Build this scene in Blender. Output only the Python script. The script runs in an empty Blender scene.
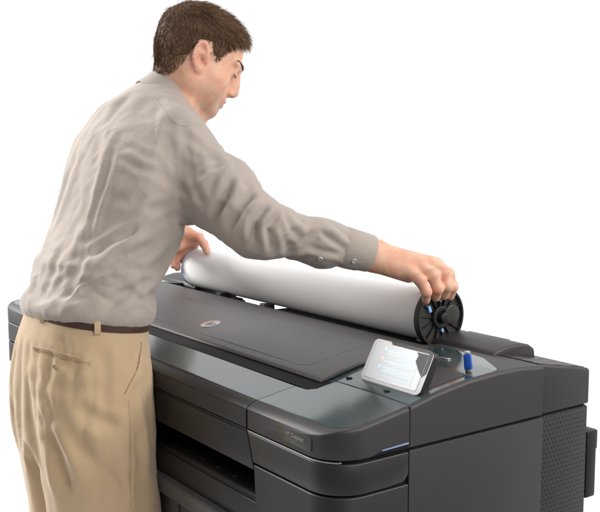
import bpy, bmesh, math, random
import numpy as np
from mathutils import Vector, Matrix
random.seed(7); rng = np.random.default_rng(7)
scene = bpy.context.scene
COL = scene.collection

# ------------------------------------------------------------------ helpers
def link(o, parent=None):
    COL.objects.link(o)
    if parent is not None:
        o.parent = parent
    return o

def empty(name, loc=(0, 0, 0)):
    o = bpy.data.objects.new(name, None)
    o.empty_display_size = .05
    o.location = loc
    return link(o)

def tag(o, label=None, cat=None, group=None, kind=None):
    if label: o['label'] = label
    if cat: o['category'] = cat
    if group: o['group'] = group
    if kind: o['kind'] = kind
    return o

def mesh_obj(name, verts, faces, mat, parent=None, smooth=True, angle=35, loc=(0, 0, 0)):
    me = bpy.data.meshes.new(name)
    me.from_pydata([tuple(v) for v in verts], [], [tuple(f) for f in faces])
    me.update()
    if mat: me.materials.append(mat)
    o = bpy.data.objects.new(name, me)
    link(o, parent)
    finish(o, smooth, angle)
    return o

def finish(o, smooth=True, angle=35):
    me = o.data
    bm = bmesh.new(); bm.from_mesh(me)
    bmesh.ops.recalc_face_normals(bm, faces=bm.faces)
    if smooth:
        for f in bm.faces: f.smooth = True
        lim = math.radians(angle)
        for e in bm.edges:
            if len(e.link_faces) == 2 and e.calc_face_angle(0) > lim:
                e.smooth = False
    bm.to_mesh(me); bm.free()
    par = o.parent
    if par is not None:
        p = Vector((0, 0, 0)); q = par
        while q is not None:
            p += q.location; q = q.parent
        me.transform(Matrix.Translation(-p))

def bevel_obj(name, bm, mat, parent, w=.002, seg=2, angle=35):
    """bevels every sharp edge of bm, links it as one mesh"""
    bmesh.ops.remove_doubles(bm, verts=bm.verts, dist=1e-6)
    bmesh.ops.recalc_face_normals(bm, faces=bm.faces)
    if w > 0:
        es = [e for e in bm.edges if len(e.link_faces) == 2 and e.calc_face_angle(0) > math.radians(28)]
        if es:
            bmesh.ops.bevel(bm, geom=es, offset=w, segments=seg, profile=.5, affect='EDGES', clamp_overlap=True)
    me = bpy.data.meshes.new(name); bm.to_mesh(me); bm.free()
    if mat: me.materials.append(mat)
    o = bpy.data.objects.new(name, me); link(o, parent)
    finish(o, True, angle)
    return o

def add_box(bm, x0, x1, y0, y1, z0, z1):
    vs = [bm.verts.new((x, y, z)) for z in (z0, z1) for y in (y0, y1) for x in (x0, x1)]
    for f in ((0, 2, 3, 1), (4, 5, 7, 6), (0, 1, 5, 4), (2, 6, 7, 3), (0, 4, 6, 2), (1, 3, 7, 5)):
        bm.faces.new([vs[i] for i in f])

def add_prism(bm, pts, vec):
    """polygon pts (3d) extruded by vec"""
    a = [bm.verts.new(p) for p in pts]
    b = [bm.verts.new(Vector(p) + Vector(vec)) for p in pts]
    bm.faces.new(a); bm.faces.new(b[::-1])
    n = len(a)
    for i in range(n):
        j = (i + 1) % n
        bm.faces.new((a[i], b[i], b[j], a[j]))

def add_tube(bm, pts, r, seg=10, cap=True):
    pts = [Vector(p) for p in pts]
    rs = r if isinstance(r, (list, tuple)) else [r] * len(pts)
    rings = []; n = len(pts)
    ref = None
    for i, p in enumerate(pts):
        t = (pts[min(i + 1, n - 1)] - pts[max(i - 1, 0)]).normalized()
        if ref is None:
            ref = Vector((0, 0, 1)) if abs(t.z) < .9 else Vector((1, 0, 0))
        u = (ref - t * ref.dot(t)).normalized(); v = t.cross(u); ref = u
        rings.append([bm.verts.new(p + (u * math.cos(a) + v * math.sin(a)) * rs[i]) for a in [2 * math.pi * k / seg for k in range(seg)]])
    for i in range(n - 1):
        for k in range(seg):
            bm.faces.new((rings[i][k], rings[i][(k + 1) % seg], rings[i + 1][(k + 1) % seg], rings[i + 1][k]))
    if cap:
        bm.faces.new(rings[0][::-1]); bm.faces.new(rings[-1])

def add_lathe_x(bm, prof, cx, cy, cz, seg=64):
    """prof: list of (x offset, radius) revolved round the X axis"""
    rings = []
    for dx, r in prof:
        if r < 1e-6:
            rings.append([bm.verts.new((cx + dx, cy, cz))])
        else:
            rings.append([bm.verts.new((cx + dx, cy + r * math.cos(2 * math.pi * k / seg), cz + r * math.sin(2 * math.pi * k / seg))) for k in range(seg)])
    for A, B in zip(rings[:-1], rings[1:]):
        for k in range(seg):
            j = (k + 1) % seg
            if len(A) == 1 and len(B) == 1: continue
            if len(A) == 1: bm.faces.new((A[0], B[j], B[k]))
            elif len(B) == 1: bm.faces.new((A[k], A[j], B[0]))
            else: bm.faces.new((A[k], A[j], B[j], B[k]))

def text_mesh(name, body, size, mat, parent, M, italic=0., bold=0., align='LEFT', extrude=.0004):
    cu = bpy.data.curves.new(name + '_curve', 'FONT')
    cu.body = body; cu.size = size; cu.extrude = extrude; cu.shear = italic; cu.offset = bold; cu.align_x = align
    cu.resolution_u = 3
    tmp = bpy.data.objects.new('tmp', cu); COL.objects.link(tmp)
    dg = bpy.context.evaluated_depsgraph_get()
    me = bpy.data.meshes.new_from_object(tmp.evaluated_get(dg))
    bpy.data.objects.remove(tmp)
    me.transform(M); me.materials.clear(); me.materials.append(mat); me.name = name
    o = bpy.data.objects.new(name, me); link(o, parent)
    finish(o, False)
    return o

def frame(origin, xdir, ydir):
    x = Vector(xdir).normalized(); y = Vector(ydir); y = (y - x * y.dot(x)).normalized(); z = x.cross(y)
    M = Matrix((x, y, z)).transposed().to_4x4(); M.translation = Vector(origin)
    return M

# ------------------------------------------------------------------ materials
def mat(name, col, rough=.5, spec=.5, metal=0., bump=None, coat=0., noise=None, sss=0., sss_rad=None, sheen=0., emis=None, trans=0., coat_rough=.05):
    m = bpy.data.materials.new(name); m.use_nodes = True
    nt = m.node_tree; b = nt.nodes['Principled BSDF']
    b.inputs['Base Color'].default_value = (*col, 1)
    b.inputs['Roughness'].default_value = rough
    b.inputs['Specular IOR Level'].default_value = spec
    b.inputs['Metallic'].default_value = metal
    b.inputs['Coat Weight'].default_value = coat
    b.inputs['Coat Roughness'].default_value = coat_rough
    b.inputs['Transmission Weight'].default_value = trans
    if sss:
        b.inputs['Subsurface Weight'].default_value = sss
        b.inputs['Subsurface Radius'].default_value = sss_rad or (1, .35, .2)
        b.inputs['Subsurface Scale'].default_value = .006
    if sheen:
        b.inputs['Sheen Weight'].default_value = sheen
        b.inputs['Sheen Roughness'].default_value = .5
    if emis:
        b.inputs['Emission Color'].default_value = (*emis[0], 1); b.inputs['Emission Strength'].default_value = emis[1]
    tc = nt.nodes.new('ShaderNodeTexCoord')
    if noise:   # (scale, amount): slow variation of the colour
        n = nt.nodes.new('ShaderNodeTexNoise'); n.inputs['Scale'].default_value = noise[0]; n.inputs['Detail'].default_value = 4
        nt.links.new(tc.outputs['Object'], n.inputs['Vector'])
        mx = nt.nodes.new('ShaderNodeMix'); mx.data_type = 'RGBA'
        k = noise[1]
        mx.inputs[6].default_value = (*[c * (1 - k) for c in col], 1); mx.inputs[7].default_value = (*[min(1, c * (1 + k)) for c in col], 1)
        nt.links.new(n.outputs['Fac'], mx.inputs[0]); nt.links.new(mx.outputs[2], b.inputs['Base Color'])
    if bump:    # (scale, strength, distance)
        n = nt.nodes.new('ShaderNodeTexNoise'); n.inputs['Scale'].default_value = bump[0]; n.inputs['Detail'].default_value = 5
        nt.links.new(tc.outputs['Object'], n.inputs['Vector'])
        bp = nt.nodes.new('ShaderNodeBump'); bp.inputs['Strength'].default_value = bump[1]; bp.inputs['Distance'].default_value = bump[2]
        nt.links.new(n.outputs['Fac'], bp.inputs['Height']); nt.links.new(bp.outputs['Normal'], b.inputs['Normal'])
    return m

M_body = mat('dark_plastic', (.0155, .0135, .0133), .42, .5, bump=(900, .12, .0006), noise=(6, .06))
M_side = mat('side_plastic', (.027, .0238, .0240), .5, .5, bump=(900, .15, .0006), noise=(5, .05))
M_lid = mat('lid_plastic_lit', (.064, .058, .058), .45, .5, bump=(900, .12, .0006), noise=(5, .05))  # printer plastic, lightened for the light falling on the top
M_black = mat('black_plastic', (.012, .011, .011), .45, .4, bump=(300, .05, .001))
M_hole = mat('black_recess', (.006, .005, .005), .7, .2)  # also on flat sheets, as the shade of slot and pocket
M_gloss = mat('gloss_panel', (.030, .046, .048), .16, .55, coat=.5, noise=(3, .08), coat_rough=.12)
M_silver = mat('silver_glint_trim', (.55, .54, .54), .3, .5, metal=1.)  # silver metal; on the door trim it paints an edge highlight
M_glare = mat('bezel_reflection', (.84, .83, .83), .3, .5, coat=.3)  # white of a reflection, painted onto the black bezel
M_text = mat('grey_print', (.24, .23, .21), .5)
M_plate = mat('name_plate', (.047, .043, .038), .3, .5)
M_blue = mat('blue_plastic', (.015, .09, .42), .3, .5)
M_ltblue = mat('light_blue_plastic', (.30, .50, .85), .35, .5)
M_led = mat('status_light', (.22, .30, .48), .3, .5, emis=((.35, .5, .9), .04))
M_clear = mat('clear_cap', (.5, .52, .55), .2, .5, coat=.5)
M_grey = mat('grey_metal', (.085, .083, .082), .45, .5, metal=.2, noise=(12, .15))

def dots_material(name, col, scale, hole=.3, dark=.1, axes=(1, 2), stretch=1.0):
    """staggered perforation in a sheet: round dark holes on a regular grid"""
    m = mat(name, col, .5, .5)
    nt = m.node_tree; b = nt.nodes['Principled BSDF']
    tc = nt.nodes.new('ShaderNodeTexCoord'); sp = nt.nodes.new('ShaderNodeSeparateXYZ')
    nt.links.new(tc.outputs['Object'], sp.inputs[0])
    def mth(op, a, bb=None):
        n = nt.nodes.new('ShaderNodeMath'); n.operation = op
        for i, v in enumerate((a, bb)):
            if v is None: continue
            if isinstance(v, (int, float)): n.inputs[i].default_value = v
            else: nt.links.new(v, n.inputs[i])
        return n.outputs[0]
    u = mth('MULTIPLY', sp.outputs[axes[0]], scale); v = mth('MULTIPLY', sp.outputs[axes[1]], scale * stretch)
    row = mth('FLOOR', v); odd = mth('MULTIPLY', mth('FLOORED_MODULO', row, 2.), .5)
    fu = mth('SUBTRACT', mth('FRACT', mth('ADD', u, odd)), .5); fv = mth('SUBTRACT', mth('FRACT', v), .5)
    d = mth('SQRT', mth('ADD', mth('MULTIPLY', fu, fu), mth('MULTIPLY', fv, fv)))
    mr = nt.nodes.new('ShaderNodeMapRange'); mr.inputs[1].default_value = hole - .07; mr.inputs[2].default_value = hole + .07
    nt.links.new(d, mr.inputs[0])
    mx = nt.nodes.new('ShaderNodeMix'); mx.data_type = 'RGBA'
    mx.inputs[6].default_value = (*[c * dark for c in col], 1); mx.inputs[7].default_value = (*col, 1)
    nt.links.new(mr.outputs[0], mx.inputs[0]); nt.links.new(mx.outputs[2], b.inputs['Base Color'])
    bp = nt.nodes.new('ShaderNodeBump'); bp.inputs['Strength'].default_value = .8; bp.inputs['Distance'].default_value = .002
    nt.links.new(mr.outputs[0], bp.inputs['Height']); nt.links.new(bp.outputs['Normal'], b.inputs['Normal'])
    return m
M_perf = dots_material('perforated_plastic', (.027, .0238, .0240), 105, .27, .25, (1, 2), 1.15)
M_dimple = dots_material('dimpled_plastic', (.070, .063, .062), 42, .34, .25, (0, 1), 1.0)
M_ribbed = dots_material('fine_ribbed_plastic', (.030, .026, .0255), 330, .25, .5, (0, 2), 1.0)

# ------------------------------------------------------------------ the printer
PR = empty('large_format_printer', (-.74, .3, 0))
tag(PR, 'wide dark grey office plotter with glossy top panels and a touch screen', 'printer')
W = 1.476
R0 = .06
YS = [0, .004, .010, .020, .034, .05, .065, .09, .12, .145, .175, .207, .24, .272, .31, .341, .389, .42, .449]
zt_y = [-.01, 0, .004, .010, .020, .076, .145, .207, .272, .341, .389, .449, .6]
zt_z = [.930, .932, .9355, .939, .9435, .952, .9632, .977, .986, .990, .990, .985, .955]
def ztop(y): return float(np.interp(y, zt_y, zt_z))
def xr(y, r=R0, off=0.):
    """right edge of the footprint (rounded front corner)"""
    y2 = max(y - off, 0)
    return -off - (r - math.sqrt(max(r * r - (r - min(y2, r)) ** 2, 0)))

def loft_y(name, ys, sec, mat_, parent, angle=40):
    """sec(y) -> closed ring of (x, z)"""
    vs, fs = [], []; n = None
    for y in ys:
        ring = sec(y); n = len(ring)
        vs += [(x, y, z) for x, z in ring]
    for i in range(len(ys) - 1):
        for k in range(n):
            j = (k + 1) % n
            fs.append((i * n + k, i * n + j, (i + 1) * n + j, (i + 1) * n + k))
    fs.append(tuple(range(n))[::-1]); fs.append(tuple((len(ys) - 1) * n + k for k in range(n)))
    return mesh_obj(name, vs, fs, mat_, parent, True, angle)

def end_section(y):
    zt = ztop(y); r = xr(y); re = .0035 + .0035 * min(1, max(0, (y - .01) / .05))
    pts = [(-.2295, .8995), (r - .0015, .8995), (r, .901)]
    for a in (0, 22, 45, 67, 90):
        a = math.radians(a); pts.append((r - re + re * math.cos(a), zt - re + re * math.sin(a)))
    pts += [(-.2295, zt)]
    return pts
def end_section_left(y): return [(-W - x, z) for x, z in end_section(y)]
# curved end covers
loft_y('end_cover', YS, end_section, M_side, PR)
loft_y('end_cover', YS, end_section_left, M_side, PR)
# centre: gloss bed, up to the back strip
yc = [y for y in YS if y < .385] + [.386]
loft_y('top_cover', yc, lambda y: [(-.2315, .8995), (-W + .2315, .8995), (-W + .2315, ztop(y)), (-.2315, ztop(y))], M_body, PR)

# gloss panels lying on the top (outline in x,y; follow ztop)
def sheet(name, xl, xrf, ys, h, mat_, parent, th=.002, base=None):
    vs, fs = [], []
    f = base or ztop
    for y in ys:
        a, b = xl(y), xrf(y); n = 5
        e = .0008
        for k in range(n):
            x = a + (b - a) * k / (n - 1)
            vs.append((x, y, f(y) + h - (e if k in (0, n - 1) else 0)))
    m = 5
    for i in range(len(ys) - 1):
        for k in range(m - 1):
            fs.append((i * m + k, i * m + k + 1, (i + 1) * m + k + 1, (i + 1) * m + k))
    o = len(vs)
    vs += [(x, y, z - th) for x, y, z in vs]
    top = list(fs)
    fs += [tuple(o + i for i in q[::-1]) for q in top]
    N = len(ys)
    ringi = [k for k in range(m)] + [i * m + m - 1 for i in range(1, N)] + [(N - 1) * m + k for k in range(m - 2, -1, -1)] + [i * m for i in range(N - 2, 0, -1)]
    for a, b in zip(ringi, ringi[1:] + ringi[:1]):
        fs.append((a, b, o + b, o + a))
    return mesh_obj(name, vs, fs, mat_, parent, True, 40)

def gl_r(y):
    yy = y - .0195; r = .042
    base = -.0065 - .003 * max(0, (.1 - y) / .1)
    return base - (r - math.sqrt(max(r * r - (r - min(max(yy, 0), r)) ** 2, 0)))
gy_front = [.0195, .0205, .023, .028, .036, .046, .06, .08, .0955]
gy_end = gy_front[:-1] + [.1, .12, .1465]
sheet('gloss_panel', lambda y: -.2275, gl_r, gy_end, .0012, M_gloss, PR)
sheet('gloss_panel', lambda y: -W - gl_r(y), lambda y: -W + .2275, gy_end, .0012, M_gloss, PR)
sheet('gloss_panel', lambda y: -W + .2295, lambda y: -.2295, gy_front, .0012, M_gloss, PR)
# deck of the control panel
def deck_r(y):
    r = .03
    if y < .33: return -.0075
    if y < .352: a = (y - .33) / r; return -.0075 - (r - math.sqrt(max(r * r - (y - .33) ** 2, 0)))
    return -.0171 - .083 * ((y - .352) / .05)
sheet('control_deck', lambda y: -.2, deck_r, [.1497, .18, .21, .24, .272, .31, .330, .337, .341, .344, .346, .348, .351, .355, .360, .367, .375, .382, .39, .396, .402], .0012, M_gloss, PR)
sheet('control_deck', lambda y: -W - deck_r(y), lambda y: -W + .2, [.1497, .18, .21, .24, .272, .31, .341, .346, .351, .360, .375, .39, .402], .0012, M_gloss, PR)
# slot: dark sheet painted as the shaded gap under the lid lip
bm = bmesh.new()
def slot_top(y): return ztop(y) + .0016
vs, fs = [], []
for y in (.0965, .108, .122, .14):
    for x in (-W + .186, -.186 - (.012 if y < .105 else 0)):
        vs.append((x, y, slot_top(y)))
for i in range(3): fs.append((2 * i, 2 * i + 1, 2 * i + 3, 2 * i + 2))
o_ = len(vs); vs += [(x, y, z - .001) for x, y, z in vs]
fs += [tuple(q + o_ for q in f[::-1]) for f in fs[:3]]
mesh_obj('media_slot_shade', vs, fs, M_hole, PR)
bm.free()
# lid over the print path
def lid_z(y): return float(np.interp(y, [.1265, .130, .14, .175, .207, .24, .291], [.9645, .9672, .9708, .9790, .9845, .988, .990]))
LX0, LX1 = -W + .200, -.200
def lid_sec(y):
    z = lid_z(y); zb = ztop(y) + .0026
    zb = min(zb, z - .0015)
    return [(LX0, zb), (LX1, zb), (LX1, z - .002), (LX1 - .002, z), (LX0 + .002, z), (LX0, z - .002)]
lid = loft_y('roll_lid', [.1265, .1275, .130, .134, .14, .155, .175, .207, .24, .27, .288, .291], lid_sec, M_lid, PR)
def lp_r(y):
    r = .035; a = max(0, r - (y - .148)); c = r - math.sqrt(max(r * r - a * a, 0)) if a > 0 else 0
    return -.262 - c - .02 * (y - .15) / .13
sheet('raised_panel', lambda y: -W - lp_r(y), lp_r, [.148, .149, .151, .155, .16, .168, .18, .2, .22, .24, .26, .276], .0011, M_lid, lid, base=lid_z)
# strip behind the lid
loft_y('rear_strip', [.2945, .297, .33, .37, .384, .3875], lambda y: [(-W + .205, .962), (-.205, .962), (-.205, float(np.interp(y, [.29, .297, .37, .384, .39], [.987, .9895, .9915, .990, .984]))), (-W + .205, float(np.interp(y, [.29, .297, .37, .384, .39], [.987, .9895, .9915, .990, .984])))], M_lid, PR)
# rail with sprocket dots under the roll, right half; a shorter piece to the left of the open gap
bm = bmesh.new(); add_box(bm, -.76, -.236, .390, .470, .90, .9815)
rail = bevel_obj('feed_rail', bm, M_black, PR, .002)
for k in range(9):
    bm = bmesh.new(); add_lathe_x(bm, [(-.0035, .0), (-.0035, .004), (.0035, .004), (.0035, 0)], 0, 0, 0, 12)
    bmesh.ops.transform(bm, matrix=Matrix.Translation((-.70 + k * .053, .3985, .9815)) @ Matrix.Rotation(math.radians(90), 4, 'Y'), verts=bm.verts)
    bevel_obj('feed_roller', bm, M_hole, rail, 0)
bm = bmesh.new()
add_box(bm, -1.25, -.955, .390, .455, .90, .974)
add_box(bm, -.955, -.925, .392, .43, .90, .985)
add_box(bm, -1.01, -.99, .40, .45, .975, .992)
bevel_obj('feed_rail', bm, M_black, PR, .003)
bm = bmesh.new()
add_prism(bm, [(-.800, .392, .89), (-.800, .43, .89), (-.800, .425, .99), (-.800, .395, .993)], (.022, 0, 0))
bevel_obj('roll_bracket', bm, M_side, PR, .003)
# rear block of the right end with dimpled top, rounded bar (hump) and rear rail
def back_block(s):
    f = (lambda x: x) if s > 0 else (lambda x: -W - x)
    bm = bmesh.new()
    ring = [(.4505, .896), (.588, .896), (.588, .9555), (.586, .9605), (.4505, .9850)]
    add_prism(bm, [(f(-.235), y, z) for y, z in ring], (s * .225, 0, 0))
    blk = bevel_obj('rear_cover', bm, M_side, PR, .004, 3)
    vs = []
    for y, z in ((.4535, .9848), (.578, .9622)):
        vs += [(f(-.232), y, z + .0011), (f(-.016), y, z + .0011)]
    mesh_obj('dimpled_panel', vs + [(x, y, z - .005) for x, y, z in vs], [(0, 1, 3, 2), (4, 6, 7, 5), (0, 4, 5, 1), (1, 5, 7, 3), (3, 7, 6, 2), (2, 6, 4, 0)], M_dimple, blk)
    bm = bmesh.new()
    prof = [(.432, .975), (.432, .985), (.440, .993), (.47, .999), (.505, .999), (.53, .995), (.545, .986), (.548, .965)]
    add_prism(bm, [(f(-.300), y, z) for y, z in prof], (s * .20, 0, 0))
    bevel_obj('roll_support', bm, M_side, PR, .008, 3)
back_block(1); back_block(-1)
bm = bmesh.new(); add_box(bm, -.285, -.178, .552, .566, .955, .9875)
add_box(bm, -.36, -.285, .545, .566, .955, .980)
bevel_obj('rear_rail', bm, M_black, PR, .002)

# ---- lower body
core = bmesh.new()
def footprint(off, x0=None, x1=None, y1=.45):
    pts = [(xr(y, R0, off), y) for y in [off + R0 * (1 - math.cos(a)) for a in np.linspace(0, math.pi / 2, 12)]]
    return pts
def tower(s):
    f = (lambda x: x) if s > 0 else (lambda x: -W - x)
    bm = bmesh.new()
    pts = [(f(x), y) for x, y in footprint(.006)] + [(f(-.006), .45), (f(-.015), .45), (f(-.015), .58), (f(-.19), .58), (f(-.19), .006)]
    zb = .42 if s > 0 else .80
    add_prism(bm, [(x, y, zb) for x, y in pts], (0, 0, .8985 - zb))
    bevel_obj('tower_core', bm, M_hole, PR, 0)
tower(1); tower(-1)
def shell_panel(name, s, z0, z1, mat_, x_in=None, y_end=.45, thick=.006, lean=0., bottom_round=0, off=0.):
    """panel wrapped round the front corner from x_in (front) to y_end (side)"""
    f = (lambda x: x) if s > 0 else (lambda x: -W - x)
    path = [(x_in, 0)] + [(-.14, 0)] + [(xr(y), y) for y in [R0 * (1 - math.cos(a)) for a in np.linspace(0, math.pi / 2, 14)]] + ([(0, .1), (0, y_end - .012), (0, y_end - .005), (0, y_end)] if y_end > .1 else [])
    vs, fs = [], []; n = len(path)
    def nrm(i):
        a = path[max(i - 1, 0)]; b = path[min(i + 1, n - 1)]
        dx, dy = b[0] - a[0], b[1] - a[1]; l = math.hypot(dx, dy)
        return dy / l, -dx / l
    rr = .0022
    levels = [(z0, -rr), (z0 + rr * .4, -rr * .3), (z0 + rr, 0), (z1 - rr, 0), (z1 - rr * .4, -rr * .3), (z1, -rr)]
    rows = []
    for z, o in levels + [(z1, -thick), (z0, -thick)]:
        row = []
        for i, (x, y) in enumerate(path):
            nx, ny = nrm(i); oo = o + off
            zz = z
            if bottom_round and i >= n - 3 and z < (z0 + z1) / 2:
                t = (i - (n - 3) + 1) / 3; zz = z + bottom_round * t * t
            xx = x + nx * oo
            if i == 0: xx = x + min(.036, lean * (z1 - z))
            row.append((f(xx), y + ny * oo, zz))
        rows.append(row)
    for r in rows: vs += r
    m = len(rows)
    for k in range(m):
        k2 = (k + 1) % m
        for i in range(n - 1):
            fs.append((k * n + i, k * n + i + 1, k2 * n + i + 1, k2 * n + i))
    fs.append(tuple(k * n for k in range(m))); fs.append(tuple(k * n + n - 1 for k in range(m))[::-1])
    return mesh_obj(name, vs, fs, mat_, PR, True, 40)
for s in (1, -1):
    shell_panel('ink_door', s, .8465, .8940, M_body, -.2275, .143, lean=.35, bottom_round=.012)
    zb = .42 if s > 0 else .79
    shell_panel('front_panel', s, zb, .8435, M_body, -.210, .143, lean=.42)
    f = (lambda x: x) if s > 0 else (lambda x: -W - x)
    bm = bmesh.new(); add_box(bm, *sorted((f(-.006), f(0))), .1452, .4515, zb, .8955)
    bevel_obj('side_panel', bm, M_side, PR, .002)
    bm = bmesh.new(); add_box(bm, *sorted((f(-.016), f(-.010))), .4535, .584, zb, .8925)
    add_box(bm, *sorted((f(-.21), f(-.016))), .578, .584, zb, .8925)
    bevel_obj('vent_panel', bm, M_perf, PR, .002)
    # silver strip standing in for the edge highlight over the door and dark shadow gap
    path = [(-.2275, -.0006)] + [(xr(y) + (.0006), y - .0006) for y in [R0 * (1 - math.cos(a)) for a in np.linspace(0, math.pi / 2 * .55, 8)]]
    vs = []; fs = []
    for x, y in path:
        vs += [(f(x), y, .8952), (f(x), y, .8974), (f(x), y + .005, .8974), (f(x), y + .005, .8952)]
    for i in range(len(path) - 1):
        for k in range(4):
            fs.append((4 * i + k, 4 * i + (k + 1) % 4, 4 * i + 4 + (k + 1) % 4, 4 * i + 4 + k))
    fs += [(0, 1, 2, 3), tuple(4 * len(path) - 4 + k for k in (3, 2, 1, 0))]
    mesh_obj('silver_glint_trim', vs, fs, M_silver, PR)
    # light bar on the side, and a dark plate painted as the shaded finger pocket
    bm = bmesh.new()
    add_prism(bm, [(f(.0008), y, z) for y, z in ((.072, .9005), (.082, .9005), (.1425, .9005), (.1425, .9068), (.096, .9055), (.084, .9035))], (f(-.004) - f(0), 0, 0))
    bevel_obj('finger_pocket_shade', bm, M_hole, PR, 0)
    bm = bmesh.new()
    add_prism(bm, [(f(.0012), y, z) for y, z in ((.090, .9055), (.1425, .9068), (.1425, .9092), (.090, .9070))], (f(-.004) - f(0), 0, 0))
    bevel_obj('light_bar', bm, M_led, PR, 0)
    # seam on the side between end cover parts
    bm = bmesh.new(); add_box(bm, *sorted((f(.0004), f(-.003))), .1448, .1462, .9, .9625)
    bevel_obj('cover_seam', bm, M_hole, PR, 0)
    bm = bmesh.new(); add_box(bm, -.2295 if s > 0 else -W + .2275, -.2275 if s > 0 else -W + .2295, -.0004, .004, .897, .9318)
    bevel_obj('cover_seam', bm, M_hole, PR, 0)
    # stand leg under the tower
    bm = bmesh.new(); add_box(bm, *sorted((f(-.28), f(-.18))), .16, .42, .06, .80)
    add_box(bm, *sorted((f(-.29), f(-.17))), -.06, .64, .03, .075)
    bevel_obj('stand_leg', bm, M_black, PR, .006)
# rear handle of the right end
bm = bmesh.new()
add_box(bm, -.10, -.012, .590, .618, .716, .842); add_box(bm, -.09, -.02, .590, .632, .80, .838)
bevel_obj('rear_handle', bm, M_black, PR, .004)
# centre front: window strip, upper panel, output slot, lower panel, tray
x0, x1 = -W + .2315, -.2315
bm = bmesh.new(); add_box(bm, x0, x1, -.0012, .004, .8995, .9285); 
bevel_obj('front_window', bm, M_ribbed, PR, .001)
bm = bmesh.new(); add_prism(bm, [(x0 + .001, 0, .8935), (x1 + .0005, 0, .8935), (x1 + .021, 0, .8345), (x0 - .021, 0, .8345)], (0, .006, 0))
bevel_obj('front_panel', bm, M_body, PR, .002)
bm = bmesh.new(); add_box(bm, x0, x1, -.0006, .005, .8952, .8975)
bevel_obj('silver_glint_trim', bm, M_side, PR, 0)
bm = bmesh.new()
add_box(bm, x0 - .004, x1 + .004, .006, .384, .835, .8994)      # print engine above the slot
add_box(bm, x0 - .012, x1 + .012, .22, .57, .45, .878)         # rear of the body
bevel_obj('print_engine', bm, M_hole, PR, 0)
bm = bmesh.new()   # output platen: slopes up to the back, rounded front lip
prof = [(.012, .765), (.004, .783), (.006, .789), (.014, .7925), (.03, .793), (.21, .815), (.21, .76)]
add_prism(bm, [(x0 - .02, y, z) for y, z in prof], (x1 - x0 + .060, 0, 0))
pl = bevel_obj('output_platen', bm, M_black, PR, .0015)
for k in range(14):
    bm = bmesh.new(); add_box(bm, -.30 - k * .055 - .006, -.30 - k * .055 + .006, .018, .034, .7925, .7950)
    bevel_obj('star_wheel', bm, M_body, pl, .001)
bm = bmesh.new(); add_prism(bm, [(x0 - .03, .001, .7815), (x1 + .040, .001, .7815), (x1 + .052, .001, .735), (x0 - .044, .001, .735)], (0, .012, 0))
bevel_obj('lower_panel', bm, M_body, PR, .003, 3)
bm = bmesh.new(); prof = [(-.012, .728), (-.014, .733), (-.010, .7365), (.2, .745), (.2, .70), (-.006, .70)]
add_prism(bm, [(x0 - .05, y, z) for y, z in prof], (x1 - x0 + .095, 0, 0))
bevel_obj('stand_beam', bm, M_grey, PR, .0015)
bm = bmesh.new(); add_box(bm, x0 - .05, x1 + .05, .006, .014, .50, .70)
for k in range(12):
    add_box(bm, x0 + .02 + k * .08, x0 + .05 + k * .08, -.001, .006, .50, .70)
bevel_obj('tray_front', bm, M_grey, PR, .002)
# name plate and its lettering
bm = bmesh.new(); add_box(bm, -.143, -.054, -.0006, .003, .9065, .9285)
np_ = bevel_obj('name_plate', bm, M_plate, PR, .0006)
Mt = frame((-.1175, -.0011, .9175), (1, 0, 0), (0, 0, 1))
text_mesh('lettering', 'HP DesignJet', .0088, M_text, np_, Mt, bold=.0001)
text_mesh('lettering', 'Z2600 PostScript', .0042, M_text, np_, frame((-.1175, -.0011, .9122), (1, 0, 0), (0, 0, 1)))
# round emblem on the lid: disc with slanted letters
def on_lid(x, y): return (x, y, lid_z(y) + .0012)
yE, xE = .191, -.676
sl = (lid_z(yE + .01) - lid_z(yE - .01)) / .02
ME = frame((xE, yE, lid_z(yE) + .0012), (1, 0, 0), (0, 1, sl))
def disc_part(name, test, mt, h):
    bm = bmesh.new(); N = 48; r = .0215
    bmesh.ops.create_circle(bm, cap_ends=True, radius=r, segments=N)
    if test is not None:
        bmesh.ops.bisect_plane(bm, geom=bm.verts[:] + bm.edges[:] + bm.faces[:], plane_co=(test * .8, 0, 0), plane_no=(1, -.25, 0), clear_outer=True)
        
    r_ = bmesh.ops.extrude_face_region(bm, geom=bm.faces[:])
    bmesh.ops.translate(bm, vec=(0, 0, h), verts=[v for v in r_['geom'] if isinstance(v, bmesh.types.BMVert)])
    bmesh.ops.transform(bm, matrix=ME, verts=bm.verts)
    return bevel_obj(name, bm, mt, lid, 0)
M_emb = mat('emblem_silver', (.27, .27, .30), .3, .5)
M_embo = mat('emblem_orange', (.36, .19, .12), .35, .5)
M_embd = mat('emblem_letter', (.12, .11, .12), .4, .5)
disc_part('emblem', None, M_emb, .0006)
disc_part('emblem', -.008, M_embo, .0009)
text_mesh('emblem_lettering', 'hp', .033, M_embd, lid, ME @ Matrix.Translation((-.001, -.0075, .0008)), italic=.3, align='CENTER', bold=-.0006)

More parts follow.
